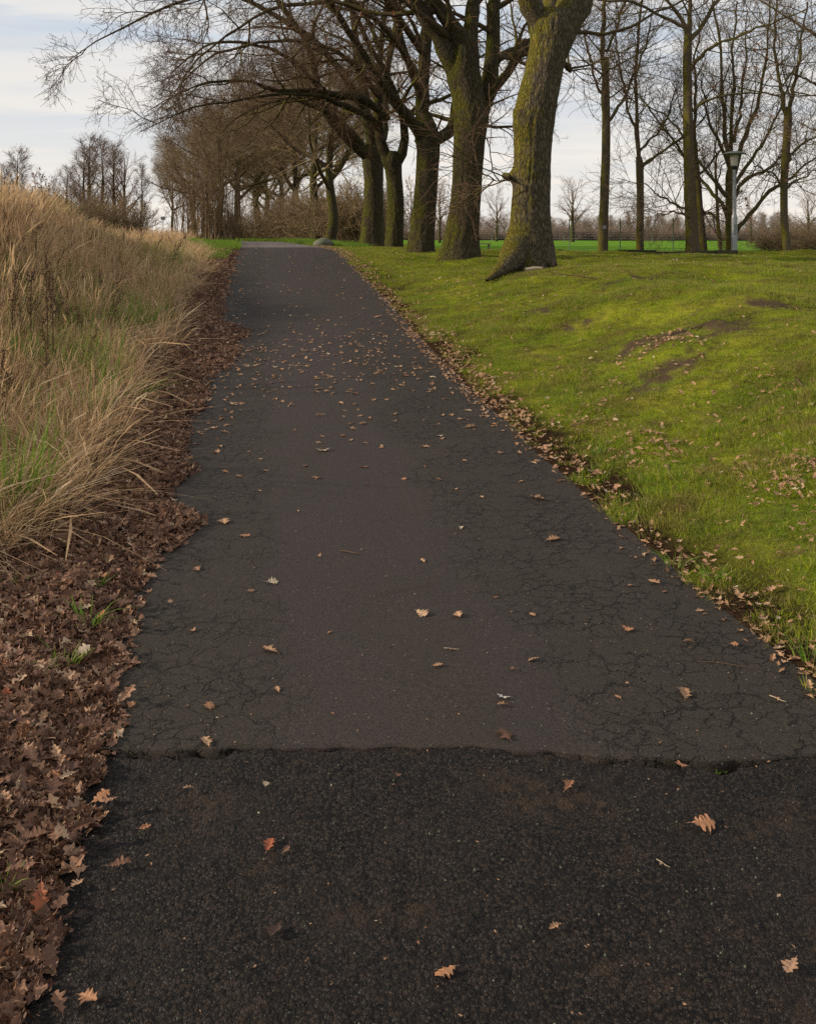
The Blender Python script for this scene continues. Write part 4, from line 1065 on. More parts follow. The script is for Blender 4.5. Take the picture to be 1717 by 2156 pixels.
scatter('lawn_grass', np.stack([x, y, ground_z(x, y) - .004], -1), LAWN, np.stack([rg.normal(0, .15, len(x)), rg.normal(0, .15, len(x)), rg.uniform(0, 6.3, len(x))], -1), np.stack([hsc * .5 + .5, hsc * .5 + .5, hsc], -1), rg, kind='stuff', label='short mossy green grass covering the bank right of the path', category='grass')
x, y, s = area_points(rg, 60000, 15, 40, 1.25, 26, .6)
k = (y - 15) / 3 > rg.random(len(x)); x, y = x[k], y[k]
hsc = rg.uniform(.5, 1.2, len(x))
scatter('far_lawn_grass', np.stack([x, y, ground_z(x, y) - .01], -1), LAWNF, np.stack([0 * x, 0 * x, rg.uniform(0, 6.3, len(x))], -1), np.stack([hsc, hsc, hsc * .7], -1), rg, kind='stuff', label='grass on the level lawn around the trees beyond the bank', category='grass')
# bright verge beside the far end of the path
vx, vy = [], []
for s0, s1, y0, y1, n in ((-3.2, -1.5, 20, 44, 1900), (-1.9, -1.25, 24, 44, 900), (1.24, 3.0, 30, 70, 2200), (-3.4, -1.3, 44, 62, 900)):
    x, y, s = area_points(rg, n, y0, y1, s0, s1, .5); vx.append(x); vy.append(y)
x, y = np.concatenate(vx), np.concatenate(vy); sc_ = rg.uniform(.6, 1.4, len(x))
scatter('verge_grass', np.stack([x, y, ground_z(x, y) - .01], -1), VERGE, np.stack([0 * x, 0 * x, rg.uniform(0, 6.3, len(x))], -1), sc_ * np.where(y > 40, 1.5, 1.1), rg, kind='stuff', label='bright green verge grass along both edges of the far path', category='grass')


# tall dry grass on the left
GREENS = [(*hit(u, v, .35)[:2], r) for u, v, r in ((40, 620, .9), (165, 610, .8), (250, 640, .5), (20, 720, .4), (120, 580, .8), (15, 960, .2), (70, 1060, .15), (190, 740, .2))]
def green_gaps(x, y): return np.clip(np.max([np.exp(-((x - a) / c) ** 2 - ((y - b) / (c * 1.3)) ** 2) for a, b, c in GREENS], 0) * (.75 + .8 * fbm(x * 2.2, y * 2.2, seed=76)), 0, 1)


def dry_edge(x, y): return 1.90 + .28 * fbm(x * .9, y * .9, seed=70) + .5 * (1 - sst(y, 4.2, 5.4)) + np.where(y > 21, 1.0 * sst(y, 21, 25), 0)


x, y, s = area_points(rg, 22000, 3.9, 46, -16, -1.9, 1.0)
k = -s > dry_edge(x, y); x, y, s = x[k], y[k], s[k]
gaps = green_gaps(x, y); k = rg.random(len(x)) < 1 - .50 * sst(gaps, .3, .8); x, y, s = x[k], y[k], s[k]
sz = (.86 + .14 * sst(y, 6, 9)) * rg.uniform(.55, 1.25, len(x)) * (1 - .42 * sst(y, 14, 21)) * (.88 + .3 * vnoise(x * 1.9, y * 1.9, seed=73)) * (1 - .25 * sst(vnoise(x * .6, y * .6, seed=72), 0, .8)) * (.55 + .45 * sst(-s, 2.0, 3.2))
mo = sst(-s, 3.5, 6.5) * sst(y, 8, 12)
wid = 1 + .05 * (y - 8).clip(0, 30)
scatter('dry_grass', np.stack([x, y, ground_z(x, y) - .03], -1), DRY, np.stack([rg.normal(0, .13, len(x)) + .16 * vnoise(x * 1.3, y * 1.3, seed=74), rg.normal(.02, .13, len(x)) + .16 * vnoise(x * 1.3, y * 1.3, seed=75), rg.uniform(0, 6.3, len(x))], -1), np.stack([sz * wid.clip(1, 1.7), sz * wid.clip(1, 1.7), sz * (1 - .12 * mo)], -1), rg, kind='stuff', label='tall dry straw coloured grass covering the mound left of the path', category='grass')
x, y, s = area_points(rg, 330, 5.5, 22, -9, -2.3, 1.0)
def weed_stalk(k):
    r2 = np.random.default_rng(900 + k); b = Bag(); H = r2.uniform(.6, .95); st = curve(np.array([[0, 0, 0, .005], [.05, .02, H * .5, .004], [.02, .09, H, .0025]]), 10)
    P, R_ = grow(st[None, :, :3], st[None, :, 3], r2, 7, .4, .95, (.3, .7), (.08, .25), 5, .7, (0, 0, .2), .08, .0025); b.tubes(st[None, :, :3], st[None, :, 3], 4).tubes(P, R_, 3)
    for pl in list(P) + [st[5:, :3]]:
        for p_ in pl[1:]:
            for _ in range(5): b.add(p_ + r2.normal(0, .010, 3) + r2.normal(0, .007, (3, 3)), None, [[0, 1, 2]])
    return b.obj('weed_stalk', M['dock'], smooth=False, link=False)
M['dock'] = plain('dock_seed', (.11, .070, .042), .9, 0, .5, 10, .1, .004)
WS = lib('weed_stalk', [weed_stalk(k) for k in range(5)])
scatter('dead_weeds', np.stack([x, y, ground_z(x, y)], -1), WS, np.stack([rg.normal(0, .15, len(x)), rg.normal(0, .15, len(x)), rg.uniform(0, 6.3, len(x))], -1), rg.uniform(.6, 1.1, len(x)), rg, kind='stuff', label='dark dead weed stalks mixed into the dry grass', category='weeds')
x, y, s = area_points(rg, 8500, 3.9, 26, -9, -1.8, 1.1)
k = (-s > dry_edge(x, y) - .12); x, y = x[k], y[k]
scatter('matted_dry_grass', np.stack([x, y, ground_z(x, y) - .02], -1), DRYS, np.stack([rg.normal(0, .2, len(x)), rg.normal(0, .2, len(x)), rg.uniform(-1, 1, len(x))], -1), rg.uniform(.6, 1.3, len(x)), rg, kind='stuff', label='low matted straw under the tall dry grass', category='grass')
x, y, s = area_points(rg, 16000, 4.0, 20, -9, -1.9, 1.0)
gaps = green_gaps(x, y); k = (-s > dry_edge(x, y) + .05) & (rg.random(len(x)) < .06 + .42 * sst(gaps, .25, .8)); x, y = x[k], y[k]
scatter('green_grass', np.stack([x, y, ground_z(x, y) - .02], -1), GREEN, np.stack([rg.normal(0, .15, len(x)), rg.normal(0, .15, len(x)), rg.uniform(0, 6.3, len(x))], -1), rg.uniform(.6, 1.35, len(x)), rg, kind='stuff', label='fresh green grass showing in gaps of the dry grass', category='grass')

# leaf litter along the left edge, thinner along the right edge, and strewn on path and bank
def lobe(x, y, u, v, r): h = hit(u, v); return np.exp(-((x - h[0]) / r) ** 2 - ((y - h[1]) / (r * 1.6)) ** 2)
LOBES = [(470, 705, .55), (440, 760, .40), (352, 1106, .20), (330, 1010, .12), (400, 860, .12)]
x, y, s = area_points(rg, 170000, 1.7, 34, -3.1, -.3, 1.15)
e = .16 * fbm(x * 2.6, y * 1.6, seed=80) + .07 * vnoise(x * 9, y * 6, seed=81)
reach = 1.19 + (e * .8 + .05) * sst(y, 2.6, 5) + .035 * vnoise(x * 14, y * 10, seed=82) + np.where(y > 15, .0, 0)
for u, v, r in LOBES: reach = reach - .55 * lobe(x, y, u, v, r)
reach = np.minimum(reach, 1.225)
k = (-s > reach) & (-s < dry_edge(x, y) + .55) & (rg.random(len(x)) < sst(-s - reach, -.02, .16) * .93 + .07 - .0)
x, y, s, reach = x[k], y[k], s[k], reach[k]
pile = rg.random(len(x)) ** 1.4 * .055 * sst(-s - reach, 0, .35)
sc_ = rg.uniform(.30, .78, len(x)) * np.where(rg.random(len(x)) < .12, 1.2, 1)
LX, LY = x, y
scatter('leaf_litter', np.stack([x, y, surf_z(x, y) + .003 + pile], -1), LEAFL, rot_to(normals(x, y), rg.uniform(0, 6.3, len(x)), .45, rg), sc_, rg, kind='stuff', label='deep drift of brown oak leaves along the left edge of the path', category='leaf litter')
xs, ys = [], []
x, y, s = area_points(rg, 14000, 3, 34, 1.05, 2.1, 1.0)
band = 1.27 + .05 * fbm(x * 2, y * 2, seed=83); wd = .10 + .13 * np.exp(-((y - 10.5) / 2.4) ** 2) + .03 * sst(y, 12, 20)
k = rg.random(len(x)) < 1.3 * np.exp(-((s - band) / wd) ** 2) * (.30 + .70 * sst(y, 5.5, 8)); xs.append(x[k]); ys.append(y[k])
x, y, s = area_points(rg, 13000, 2.9, 9, 1.28, 3.2, 1.0)      # patches blown onto the bank
k = rg.random(len(x)) < .05 + .5 * sst(fbm(x * 1.3, y * 1.1, seed=84) + .35 * np.exp(-((y - 5.0) / 1.0) ** 2), .30, .95); xs.append(x[k]); ys.append(y[k])
x, y, s = area_points(rg, 22000, 4.5, 32, 1.4, 14, .75); k = rg.random(len(x)) < .12 + .35 * sst(fbm(x * .9, y * .7, seed=85), .1, .9); xs.append(x[k]); ys.append(y[k])
x, y = np.concatenate(xs), np.concatenate(ys)
far_ = 1 + .02 * y
scatter('bank_leaves', np.stack([x, y, surf_z(x, y) + np.where(np.abs(x - cx(y)) > 1.3, .022, .004)], -1), LEAFP, rot_to(normals(x, y), rg.uniform(0, 6.3, len(x)), .30, rg), rg.uniform(.20, .60, len(x)) * far_, rg, kind='stuff', label='dead leaves strewn over the green bank and along the right path edge', category='leaf litter')
# far part of the path: too many small leaves to tell apart
x, y, s = area_points(rg, 2600, 6.6, 30, -1.2, 1.22, .9)
k = rg.random(len(x)) < .10 + .9 * np.exp(-((y - 10.3 - .4 * s) / 1.5) ** 2) + .25 * sst(-s, .6, 1.2); x, y = x[k], y[k]
scatter('path_leaves', np.stack([x, y, surf_z(x, y) + .003], -1), LEAFP, rot_to(normals(x, y), rg.uniform(0, 6.3, len(x)), .10, rg), rg.uniform(.3, .85, len(x)), rg, kind='stuff', label='small leaves and fragments strewn over the middle distance of the path', category='leaf litter')

# ------------------------------------------------------------------ far woods, fences, lamp, small things
M.update(steel=plain('galvanised_steel', (.30, .31, .32), .45, .6, .3, 20), lampgrey=plain('lamp_grey_paint', (.20, .23, .22), .5, 0, .3, 10),
         black=plain('black_plastic', (.02, .02, .02), .5), concrete=plain('mossy_concrete', (.030, .032, .018), .9, 0, .6, 9, .2, .01),
         stone=plain('granite_boulder', (.15, .155, .115), .85, 0, .6, 6, .2, .02), wood=plain('grey_wood', (.16, .12, .085), .85, 0, .6, 14, .2, .004),
         cut=plain('pale_cut_wood', (.42, .33, .22), .8, 0, .4, 20, .2, .004), 
         sign=plain('sign_back', (.25, .24, .24), .6))
m_, q = material('frosted_glass'); b_ = q('ShaderNodeBsdfPrincipled', {'Base Color': (.72, .68, .62), 'Roughness': .35, 'Transmission Weight': .25})
tb = q('ShaderNodeBsdfTranslucent', {'Color': (.75, .72, .66)}); q('ShaderNodeOutputMaterial', {'Surface': q('ShaderNodeMixShader', {0: .4, 1: b_, 2: tb})}); M['glass'] = m_
m_, q = material('greyed_leaf'); n_ = q.noise(wpos(q), 60, 3); finish(q, q.mix(n_, (.62, .58, .50), (.40, .34, .27)), .7, spec=.3); M['leafw'] = m_

rg = np.random.default_rng(21)
WD = lib('wood_tree', [])
for k in (UP1, RO1, UP2, RO2):      # each far tree as one mesh
    bb = [me for _, me, _ in k]; vs, fs, o0 = [], [], 0
    for me in bb[1:]:
        n = len(me.vertices); co = np.empty(n * 3, np.float32); me.vertices.foreach_get('co', co); vs.append(co.reshape(-1, 3))
        li = np.empty(len(me.loops), np.int32); me.loops.foreach_get('vertex_index', li); fs.append(li.reshape(-1, 4) + o0); o0 += n
    WD.objects.link(mesh_obj('wood_tree', np.concatenate(vs), np.concatenate(fs), M['twigr'], link=False))
n = 420
t = rg.random(n); Y = 205 + 95 * rg.random(n) - 40 * t; x = (-20 + t * 190) * (Y / 220)
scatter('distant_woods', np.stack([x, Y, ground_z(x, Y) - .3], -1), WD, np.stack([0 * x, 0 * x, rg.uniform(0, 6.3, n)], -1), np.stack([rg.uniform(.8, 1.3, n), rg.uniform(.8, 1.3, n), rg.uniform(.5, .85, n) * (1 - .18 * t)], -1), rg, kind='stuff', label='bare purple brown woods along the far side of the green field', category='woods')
bl = Bag()
for k in (0,):
    for nm, me, kd in BSH:
        nn = len(me.vertices); co = np.empty(nn * 3, np.float32); me.vertices.foreach_get('co', co); li = np.empty(len(me.loops), np.int32); me.loops.foreach_get('vertex_index', li); bl.add(co.reshape(-1, 3), li.reshape(-1, 4))
HB = lib('hedge_bush', [bl.obj('hedge_bush', M['twigr'], link=False)])
n = 300; t = np.linspace(0, 1, n); x = -25 + t * 150; Y = 196 - t * 60 + rg.normal(0, 3, n)
scatter('far_hedge', np.stack([x, Y, ground_z(x, Y) - .2], -1), HB, np.stack([0 * x, 0 * x, rg.uniform(0, 6.3, n)], -1), np.stack([rg.uniform(.8, 1.5, n), rg.uniform(.8, 1.5, n), rg.uniform(.6, 1.15, n)], -1), rg, kind='stuff', label='low dark hedge in front of the far woods', category='hedge')


def fence(name, label, pts, h, bay, post_r, wires):
    p = curve(np.array(pts), max(2, int(np.linalg.norm(np.diff(pts, axis=0), axis=1).sum() / bay) + 1))
    z = ground_z(p[:, 0], p[:, 1]); e = empty(name, (p[0, 0], p[0, 1], z[0]), label, 'fence')
    o = np.array([p[0, 0], p[0, 1], z[0]]); pm = None
    for (x, y), zz_ in zip(p, z):
        if pm is None: pm = Bag().lathe([(post_r, -.3), (post_r, h), (post_r * 1.2, h), (post_r * 1.2, h + .03), (0, h + .04)], n=8).obj('post', M['steel'], e); c = pm
        else: c = pm.copy(); COL.objects.link(c)
        c.location = (x - o[0], y - o[1], zz_ - o[2])
    for i in range(len(p) - 1):
        a = np.array([*p[i], z[i]]) - o; b2 = np.array([*p[i + 1], z[i + 1]]) - o; L_ = np.linalg.norm(b2 - a); b = Bag()
        if wires:
            hs = np.arange(.08, h, .2); P = np.stack([np.stack([a + [0, 0, k], b2 + [0, 0, k]]) for k in hs]); b.tubes(P, np.full(P.shape[:2], .0045), 3)
            ts = np.arange(.1, L_, .2) / L_; P = np.stack([np.stack([a * (1 - k) + b2 * k + [0, 0, .04], a * (1 - k) + b2 * k + [0, 0, h - .04]]) for k in ts]); b.tubes(P, np.full(P.shape[:2], .003), 3)
        else:
            P = np.stack([np.stack([a + [0, 0, k], b2 + [0, 0, k]]) for k in (.4, .8, 1.2)]); b.tubes(P, np.full(P.shape[:2], .006), 3)
        b.obj('wire_mesh', M['steel'], e)
    return e


fence('wire_fence', 'see-through welded wire fence with thin grey posts crossing behind the lawn trees', [(-1.5, 58), (6, 55), (16, 50), (24, 45)], 1.75, 2.7, .03, True)
fence('field_fence', 'low pasture fence of widely spaced posts far across the green field', [(8, 150), (30, 130), (62, 112)], 1.5, 6.5, .06, False)

# lamp post
lp = at(1545, 545, 26); lz = float(ground_z(lp[0], lp[1]))
e = empty('lamp_post', (lp[0], lp[1], lz), 'grey lamp post with a shallow dish canopy over a frosted cylinder', 'lamp post')
T = 1.6 - (318 - HZ) / F * 26 - lz
Bag().lathe([(.080, -.3), (.080, .95), (.075, .98), (.056, 1.04), (.050, T - .50)], n=20).obj('pole', M['steel'], e)
Bag().lathe([(.0, T - .50), (.062, T - .50), (.075, T - .46), (.085, T - .42), (.085, T - .40), (0, T - .40)], n=20).obj('collar', M['black'], e)
Bag().lathe([(.092, T - .40), (.108, T - .13), (.112, T - .11)], n=28).obj('glass', M['glass'], e)
Bag().lathe([(.0, T + .005), (.10, T), (.20, T - .025), (.315, T - .068), (.312, T - .076), (.20, T - .085), (.135, T - .115), (.0, T - .12)], n=36).obj('canopy', M['lampgrey'], e)
Bag().box((0, -.0815, .62), (.07, .006, .30)).obj('hatch', M['lampgrey'], e, smooth=False)

# sunken concrete edging in front of the lamp
a, b = at(1262, 537, 27.0), at(1552, 547, 24.8)
n = 7; e = empty('edging', a, 'low dark concrete edging running from the young trees to the lamp post', 'kerb')
for i in range(n):
    t0, t1 = i / n, (i + 1) / n - .006; c = a + (b - a) * (t0 + t1) / 2; L_ = np.linalg.norm((b - a)[:2]) * (t1 - t0)
    z = float(ground_z(c[0], c[1])); rz = math.atan2((b - a)[1], (b - a)[0])
    Bag().box((0, 0, 0), (L_, .16, .26)).obj('slab', M['concrete'], e, smooth=False)
    o = COL.objects[-1] if False else e.children[-1] if e.children else None
    for ch in [o_ for o_ in COL.objects if o_.parent == e and not o_.get('_p')]:
        ch.location = (c[0] - a[0], c[1] - a[1], z - a[2] - .07 + .03 * t0); ch.rotation_euler = (0, 0, rz); ch['_p'] = 1

# boulder at the path edge
bo = at(681, 512, 30); bz = float(ground_z(bo[0], bo[1]))
u_, v_ = np.meshgrid(np.linspace(0, 2 * np.pi, 40, endpoint=False), np.linspace(0.02, np.pi - .02, 22)); dx, dy, dz = np.cos(u_) * np.sin(v_), np.sin(u_) * np.sin(v_), np.cos(v_)
rr = 1 + .16 * fbm(dx * 1.4, dy * 1.4, dz * 1.4, 3) + .03 * fbm(dx * 6, dy * 6, dz * 6, 4)
V = np.stack([dx * rr * .30, dy * rr * .24, dz * rr * .185 + .07], -1).reshape(-1, 3)
i, j = np.meshgrid(np.arange(21), np.arange(40), indexing='ij'); k = (j + 1) % 40
o = mesh_obj('boulder', V, np.stack([i * 40 + j, (i + 1) * 40 + j, (i + 1) * 40 + k, i * 40 + k], -1).reshape(-1, 4), M['stone'], label='rounded grey boulder with a greenish side on the verge at the path crest', cat='boulder'); o.location = (bo[0], bo[1], bz)

# low bench far off between the two thickest oaks
bp = gz(*at(1010, 520, 44)[:2]); e = empty('bench', bp, 'low dark bench beyond the oaks, seen between the two thickest trunks', 'bench')
for k in range(3): Bag().box((0, -.14 + .14 * k, .40), (1.0, .12, .04)).obj('slat', M['wood'], e, smooth=False)
for k in (-1, 1): Bag().box((.40 * k, 0, .17), (.08, .34, .40)).obj('leg', M['wood'], e, smooth=False)
# small sign far away on the left
sp = pu(343, 62); e = empty('sign', sp, 'small grey square sign on a thin pole far away between the tree groups', 'sign')
hz_ = 1.6 - (459 - HZ) / F * 62 - sp[2]
Bag().box((0, 0, hz_), (.28, .02, .22)).obj('panel', M['sign'], e, smooth=False); Bag().lathe([(.02, -.3), (.02, hz_ + .1), (0, hz_ + .1)], n=8).obj('pole', M['steel'], e)
# number plate on the straight young tree's trunk is its own small thing hung there
pp = at(1272, 478, 26.85); o = Bag().box((0, 0, 0), (.10, .012, .10)).obj('tree_plate', M['sign'], smooth=False); o.location = pp; put(o, 'small grey plate fixed to the straight young tree', 'plate')
# cut piece of wood beside the thickest oak
h_ = hit(1118, 572); c = np.array([[0, 0, 0, .035], [.14, .03, .02, .034], [.28, .05, .02, .028]]); o = Bag().tubes(c[None, :, :3], c[None, :, 3], 9).obj('wood_piece', M['cut']); o.location = (h_[0] - .1, h_[1], h_[2] + .03)
put(o, 'short pale piece of wood lying on the grass in front of the thickest oak', 'stick')
# fallen dead branch on the bank
for (u, v, s_, rz, lab) in ((1255, 592, .75, 2.6, 'bare fallen branch lying on the bank below the straight young tree'), (1455, 700, .5, .4, 'small dead branch on the bare soil high on the bank'), (1690, 822, .45, 1.2, 'broken branch on the bank close to the right frame edge')):
    h_ = hit(u, v); r2 = np.random.default_rng(int(u)); P0 = curve(np.array([[0, 0, .03, .016], [.5, .1, .10, .012], [1.1, .05, .08, .008], [1.6, .2, .05, .004]]), 12)
    P, R_ = grow(P0[None, :, :3], P0[None, :, 3], r2, 7, .1, .95, (.5, 1.0), (.3, .8), 7, .6, (0, 0, -.02), .15, .005); P2, R2 = grow(P, R_, r2, 4, .2, 1, (.5, 1), (.1, .3), 4, .6, (0, 0, -.05), .2, .004)
    b = Bag().tubes(P0[None, :, :3], P0[None, :, 3], 6).tubes(P, R_, 4).tubes(P2, R2, 3)
    for vv in b.V: vv[:, 2] = np.maximum(vv[:, 2] * .8, .0)
    o = b.obj('fallen_branch', M['twig']); o.location = (h_[0], h_[1], h_[2] + .02); o.rotation_euler = (0, 0, rz); o.scale = (s_,) * 3; put(o, lab, 'branch')
# brush pile at the right edge
for i, (u, Y, s_, lab) in enumerate(((1640, 33, .62, 'left hand heap of cut brushwood behind the forked young tree'), (1700, 32, .8, 'larger heap of cut brushwood at the right frame edge'), (1745, 33, .7, 'heap of brushwood beyond the right frame edge, its twigs reaching in'))):
    place(BSH, 'brush_pile', pu(u, Y), lab, 'brushwood', 'heaps of brushwood right of the lamp', rz=i * 2, sc=(s_, s_, s_ * .62))

# dead dock stalks standing in the dry grass
def dock(seed, H):
    r2 = np.random.default_rng(seed); st = curve(np.array([[0, 0, 0, .006], [.03, .01, H * .5, .005], [.0, .03, H, .003]]), 12)
    P, R_ = grow(st[None, :, :3], st[None, :, 3], r2, 8, .45, .95, (.3, .6), (.12, .30), 6, .7, (0, 0, .25), .06, .003)
    sd = Bag()
    for pl in list(P) + [st[7:, :3]]:
        for p_ in pl[1:]:
            for _ in range(9):
                c_ = p_ + r2.normal(0, .012, 3); d_ = r2.normal(0, .007, (3, 3)); sd.add(c_ + d_, None, [[0, 1, 2]])
    return Bag().tubes(st[None, :, :3], st[None, :, 3], 5).tubes(P, R_, 3), sd
for i, (u, v, H, lab) in enumerate(((92, 640, 1.05, 'tallest dark brown dock stalk standing in the dry grass'), (110, 655, .9, 'dock stalk just right of the tallest one, crowded with dark seeds'), (72, 650, .85, 'thin dock stalk left of the tallest one'), (30, 640, .8, 'dock stalk closest to the left frame edge'))):
    Y = 8.2 + .25 * i; x = (u - UW / 2) / F * Y; e = empty('dock_stalk', gz(x, Y), lab, 'plant', 'dead dock stalks in the dry grass', rz=i * 1.4)
    a_, b_ = dock(30 + i, H + .1); a_.obj('stem', M['dock'], e); b_.obj('seed_heads', M['dock'], e, smooth=False, kind='stuff')

# green weeds coming up through the leaves and in the joint
for i, (u, v, s_, lab) in enumerate(((205, 1245, 1.0, 'green weed among brown leaves level with the first cracks of the path'), (182, 1330, 1.5, 'largest green weed tuft growing through the leaf drift'), (135, 1415, 1.3, 'leafy green tuft in the leaf drift below the largest one'),
    (95, 1428, .8, 'small green tuft beside the leafy one in the leaf drift'), (20, 1245, 1.2, 'green tuft at the left frame edge on the leaf drift'), (262, 852, 1.3, 'green tuft where the dry grass meets the leaves'), (212, 1195, .7, 'tiny green sprig higher in the leaf drift'), (15, 1140, 1.5, 'green grass tuft at the foot of the dry grass, left edge'),
    (8, 1890, .9, 'mossy tuft at the left frame edge low in the picture'), (1255, 960, 1.3, 'pale green leafy weed on the bank edge'), (1420, 1200, 1.3, 'short grass tuft among leaves at the right path edge'), (1500, 1228, 1.2, 'grass tuft overhanging the asphalt at the right edge'), (1700, 1395, 1.4, 'grass tuft at the right frame edge beside the asphalt'))):
    h_ = hit(u, v); o = bpy.data.objects.new('weed', list(LIB['weed_tuft'].objects)[i % 3].data) if 'weed_tuft' in LIB else None
    COL.objects.link(o); o.location = (h_[0], h_[1], h_[2] + .02); o.scale = (s_ * .8,) * 3; o.rotation_euler = (0, 0, i); put(o, lab, 'weed', 'green weeds along the path edges')
xx = np.concatenate([rg.normal(-.52, .05, 16), rg.normal(.20, .05, 10), rg.uniform(-.4, 1.1, 24), rg.normal(.62, .03, 5), rg.normal(.82, .02, 4)]); yy = yc(xx) - .012
scatter('joint_moss', np.stack([xx, yy, xx * 0 - .016], -1), WEED, np.stack([rg.normal(0, .4, len(xx)), rg.normal(0, .4, len(xx)), rg.uniform(0, 6, len(xx))], -1), rg.uniform(.05, .15, len(xx)), rg, kind='stuff', label='moss and tiny weeds in the joint across the path', category='moss')

# ---- leaves one can pick out
LV = [mesh_data('leaf', *oak_leaf(np.random.default_rng(500 + k), 1.0, .5 + .12 * (k % 6)), M['leafp'], smooth=False) for k in range(10)]
LM = {}
def leaf_obj(k, mat):
    if (k, mat) not in LM:
        me = LV[k].copy(); me.materials.clear(); me.materials.append(M[mat]); LM[k, mat] = me
    o = bpy.data.objects.new('oak_leaf', LM[k, mat]); COL.objects.link(o); return o
ONES = [
    (888, 1294, 31, .2, 'p', 'folded tan leaf left of its twin in the middle of the smooth asphalt'), (963, 1297, 28, -.1, 'p', 'folded tan leaf right of its twin in the middle of the smooth asphalt'),
    (568, 1373, 40, -.1, 'p', 'broad orange tan leaf on the smooth asphalt left of the middle'), (1060, 1472, 26, .1, 'w', 'whitish grey leaf on the smooth asphalt above the joint'),
    (1060, 1488, 24, -.2, 'p', 'tan leaf touching the whitish grey leaf from below'), (1063, 1552, 42, -.35, 'd', 'long curled brown leaf just above the joint'),
    (921, 1405, 21, .6, 'p', 'small pale triangular leaf in the middle of the smooth asphalt'), (1123, 1392, 24, -.2, 'p', 'narrow leaf beside the long crack right of the middle'),
    (1082, 1412, 16, .3, 'o', 'little orange leaf under the narrow leaf by the crack'), (572, 1229, 25, -.3, 'p', 'pale leaf near the left side of the smooth asphalt strip'),
    (527, 1247, 16, 0, 'd', 'dull brown leaf just left of the pale one'), (1165, 1138, 32, -.15, 'p', 'wavy pale leaf on the crazed right half of the path'),
    (1376, 1228, 28, .3, 'p', 'curled leaf in the cluster near the right path edge'), (1321, 1328, 26, 0, 'o', 'reddish leaf lying alone on the crazed asphalt'),
    (1451, 1355, 22, -.2, 'p', 'pale arched leaf on the crazed asphalt near the right edge'), (1544, 1360, 18, .1, 'o', 'brown leaf farthest right on the crazed asphalt'),
    (1441, 1465, 46, .0, 'p', 'long tan leaf with a curled end above the open joint'), (434, 1567, 38, .3, 'p', 'deeply lobed pale leaf on the broken asphalt left of the joint'),
    (399, 1665, 28, .5, 'p', 'crumpled tan leaf just below the joint on the left'), (559, 1657, 22, .1, 'p', 'small tan leaf below the joint left of the middle'),
    (442, 1492, 32, .1, 'o', 'rust orange leaf above the broken asphalt on the left'), (275, 1489, 26, .0, 'o', 'orange leaf at the edge of the drift above the joint'),
    (267, 1398, 56, -.5, 'd', 'large folded brown leaf sticking out of the drift'), (406, 1331, 18, 0, 'p', 'small pale leaf on the left side of the smooth asphalt'),
    (1196, 1659, 46, .0, 'o', 'bright orange leaf on the coarse asphalt just below the joint'), (1478, 1738, 58, -.3, 'o', 'large orange lobed leaf on the coarse asphalt at right'),
    (566, 1786, 44, -.1, 'r', 'red brown leaf on the coarse asphalt left of the middle'), (602, 1795, 24, .8, 'd', 'dark torn leaf next to the red brown leaf'),
    (252, 1824, 50, .1, 'd', 'long dull brown leaf on the coarse asphalt near the drift'), (163, 1867, 34, .3, 'p', 'pale curled leaf at the foot of the drift on coarse asphalt'),
    (228, 1690, 42, .0, 'd', 'flat brown leaf beside the drift below the joint'), (200, 1745, 38, .2, 'd', 'brown leaf half way down the drift edge'),
    (304, 1747, 28, .1, 'o', 'small orange leaf right of the drift on coarse asphalt'), (838, 1637, 18, .3, 'd', 'bit of brown leaf below the middle of the joint'),
    (1170, 1958, 36, .2, 'p', 'curled pink tan leaf on the coarse asphalt right of the middle'), (938, 2054, 54, .1, 'o', 'star shaped orange leaf lowest in the middle of the coarse asphalt'),
    (1665, 2040, 54, -.5, 'd', 'brown orange leaf at the lower right on coarse asphalt'), (184, 2107, 62, 1.2, 'o', 'upright orange maple-like leaf at the lower left'),
    (122, 2120, 62, .5, 'd', 'dull brown leaf left of the upright orange leaf'), (580, 1965, 50, .2, 'k', 'dark wet leaf pressed onto the coarse asphalt'),
    (1435, 1616, 26, 1.0, 'r', 'upright orange leaf caught in the open joint'), (470, 1100, 34, .05, 'p', 'thin pale leaf at the tip of the leaf tongue on the left'),
    (1135, 1052, 40, .0, 'p', 'pair-like long pale leaf on the upper crazed asphalt'), (680, 950, 28, .0, 'p', 'pale leaf in the upper middle of the smooth asphalt'),
    (990, 900, 24, .1, 'p', 'tan leaf on the upper right of the smooth asphalt'), (1152, 940, 22, .2, 'p', 'pale leaf at the right edge of the upper path'),
    (795, 668, 18, .9, 'p', 'upright pale leaf alone high on the path'), (1410, 1752, 0, 0, '', ''),
]
CM = dict(p='leafp', w='leafw', d='leaf', o='leafo', r='leafr', k='leafk')
for nm, cc in (('leafo', [(.30, .135, .06), (.35, .165, .08), (.34, .17, .085), (.42, .24, .13), (.18, .07, .035)]), ('leafr', [(.30, .085, .035), (.34, .10, .045), (.30, .11, .05), (.36, .16, .08), (.16, .04, .02)]), ('leafk', [(.045, .022, .016)] * 5)):
    M[nm] = leaf_mat('oak_leaf_' + nm[-1] + '_tone', cc)
rl = np.random.default_rng(8)
PG = 'fallen leaves picked out on the asphalt'
nleaf = 0
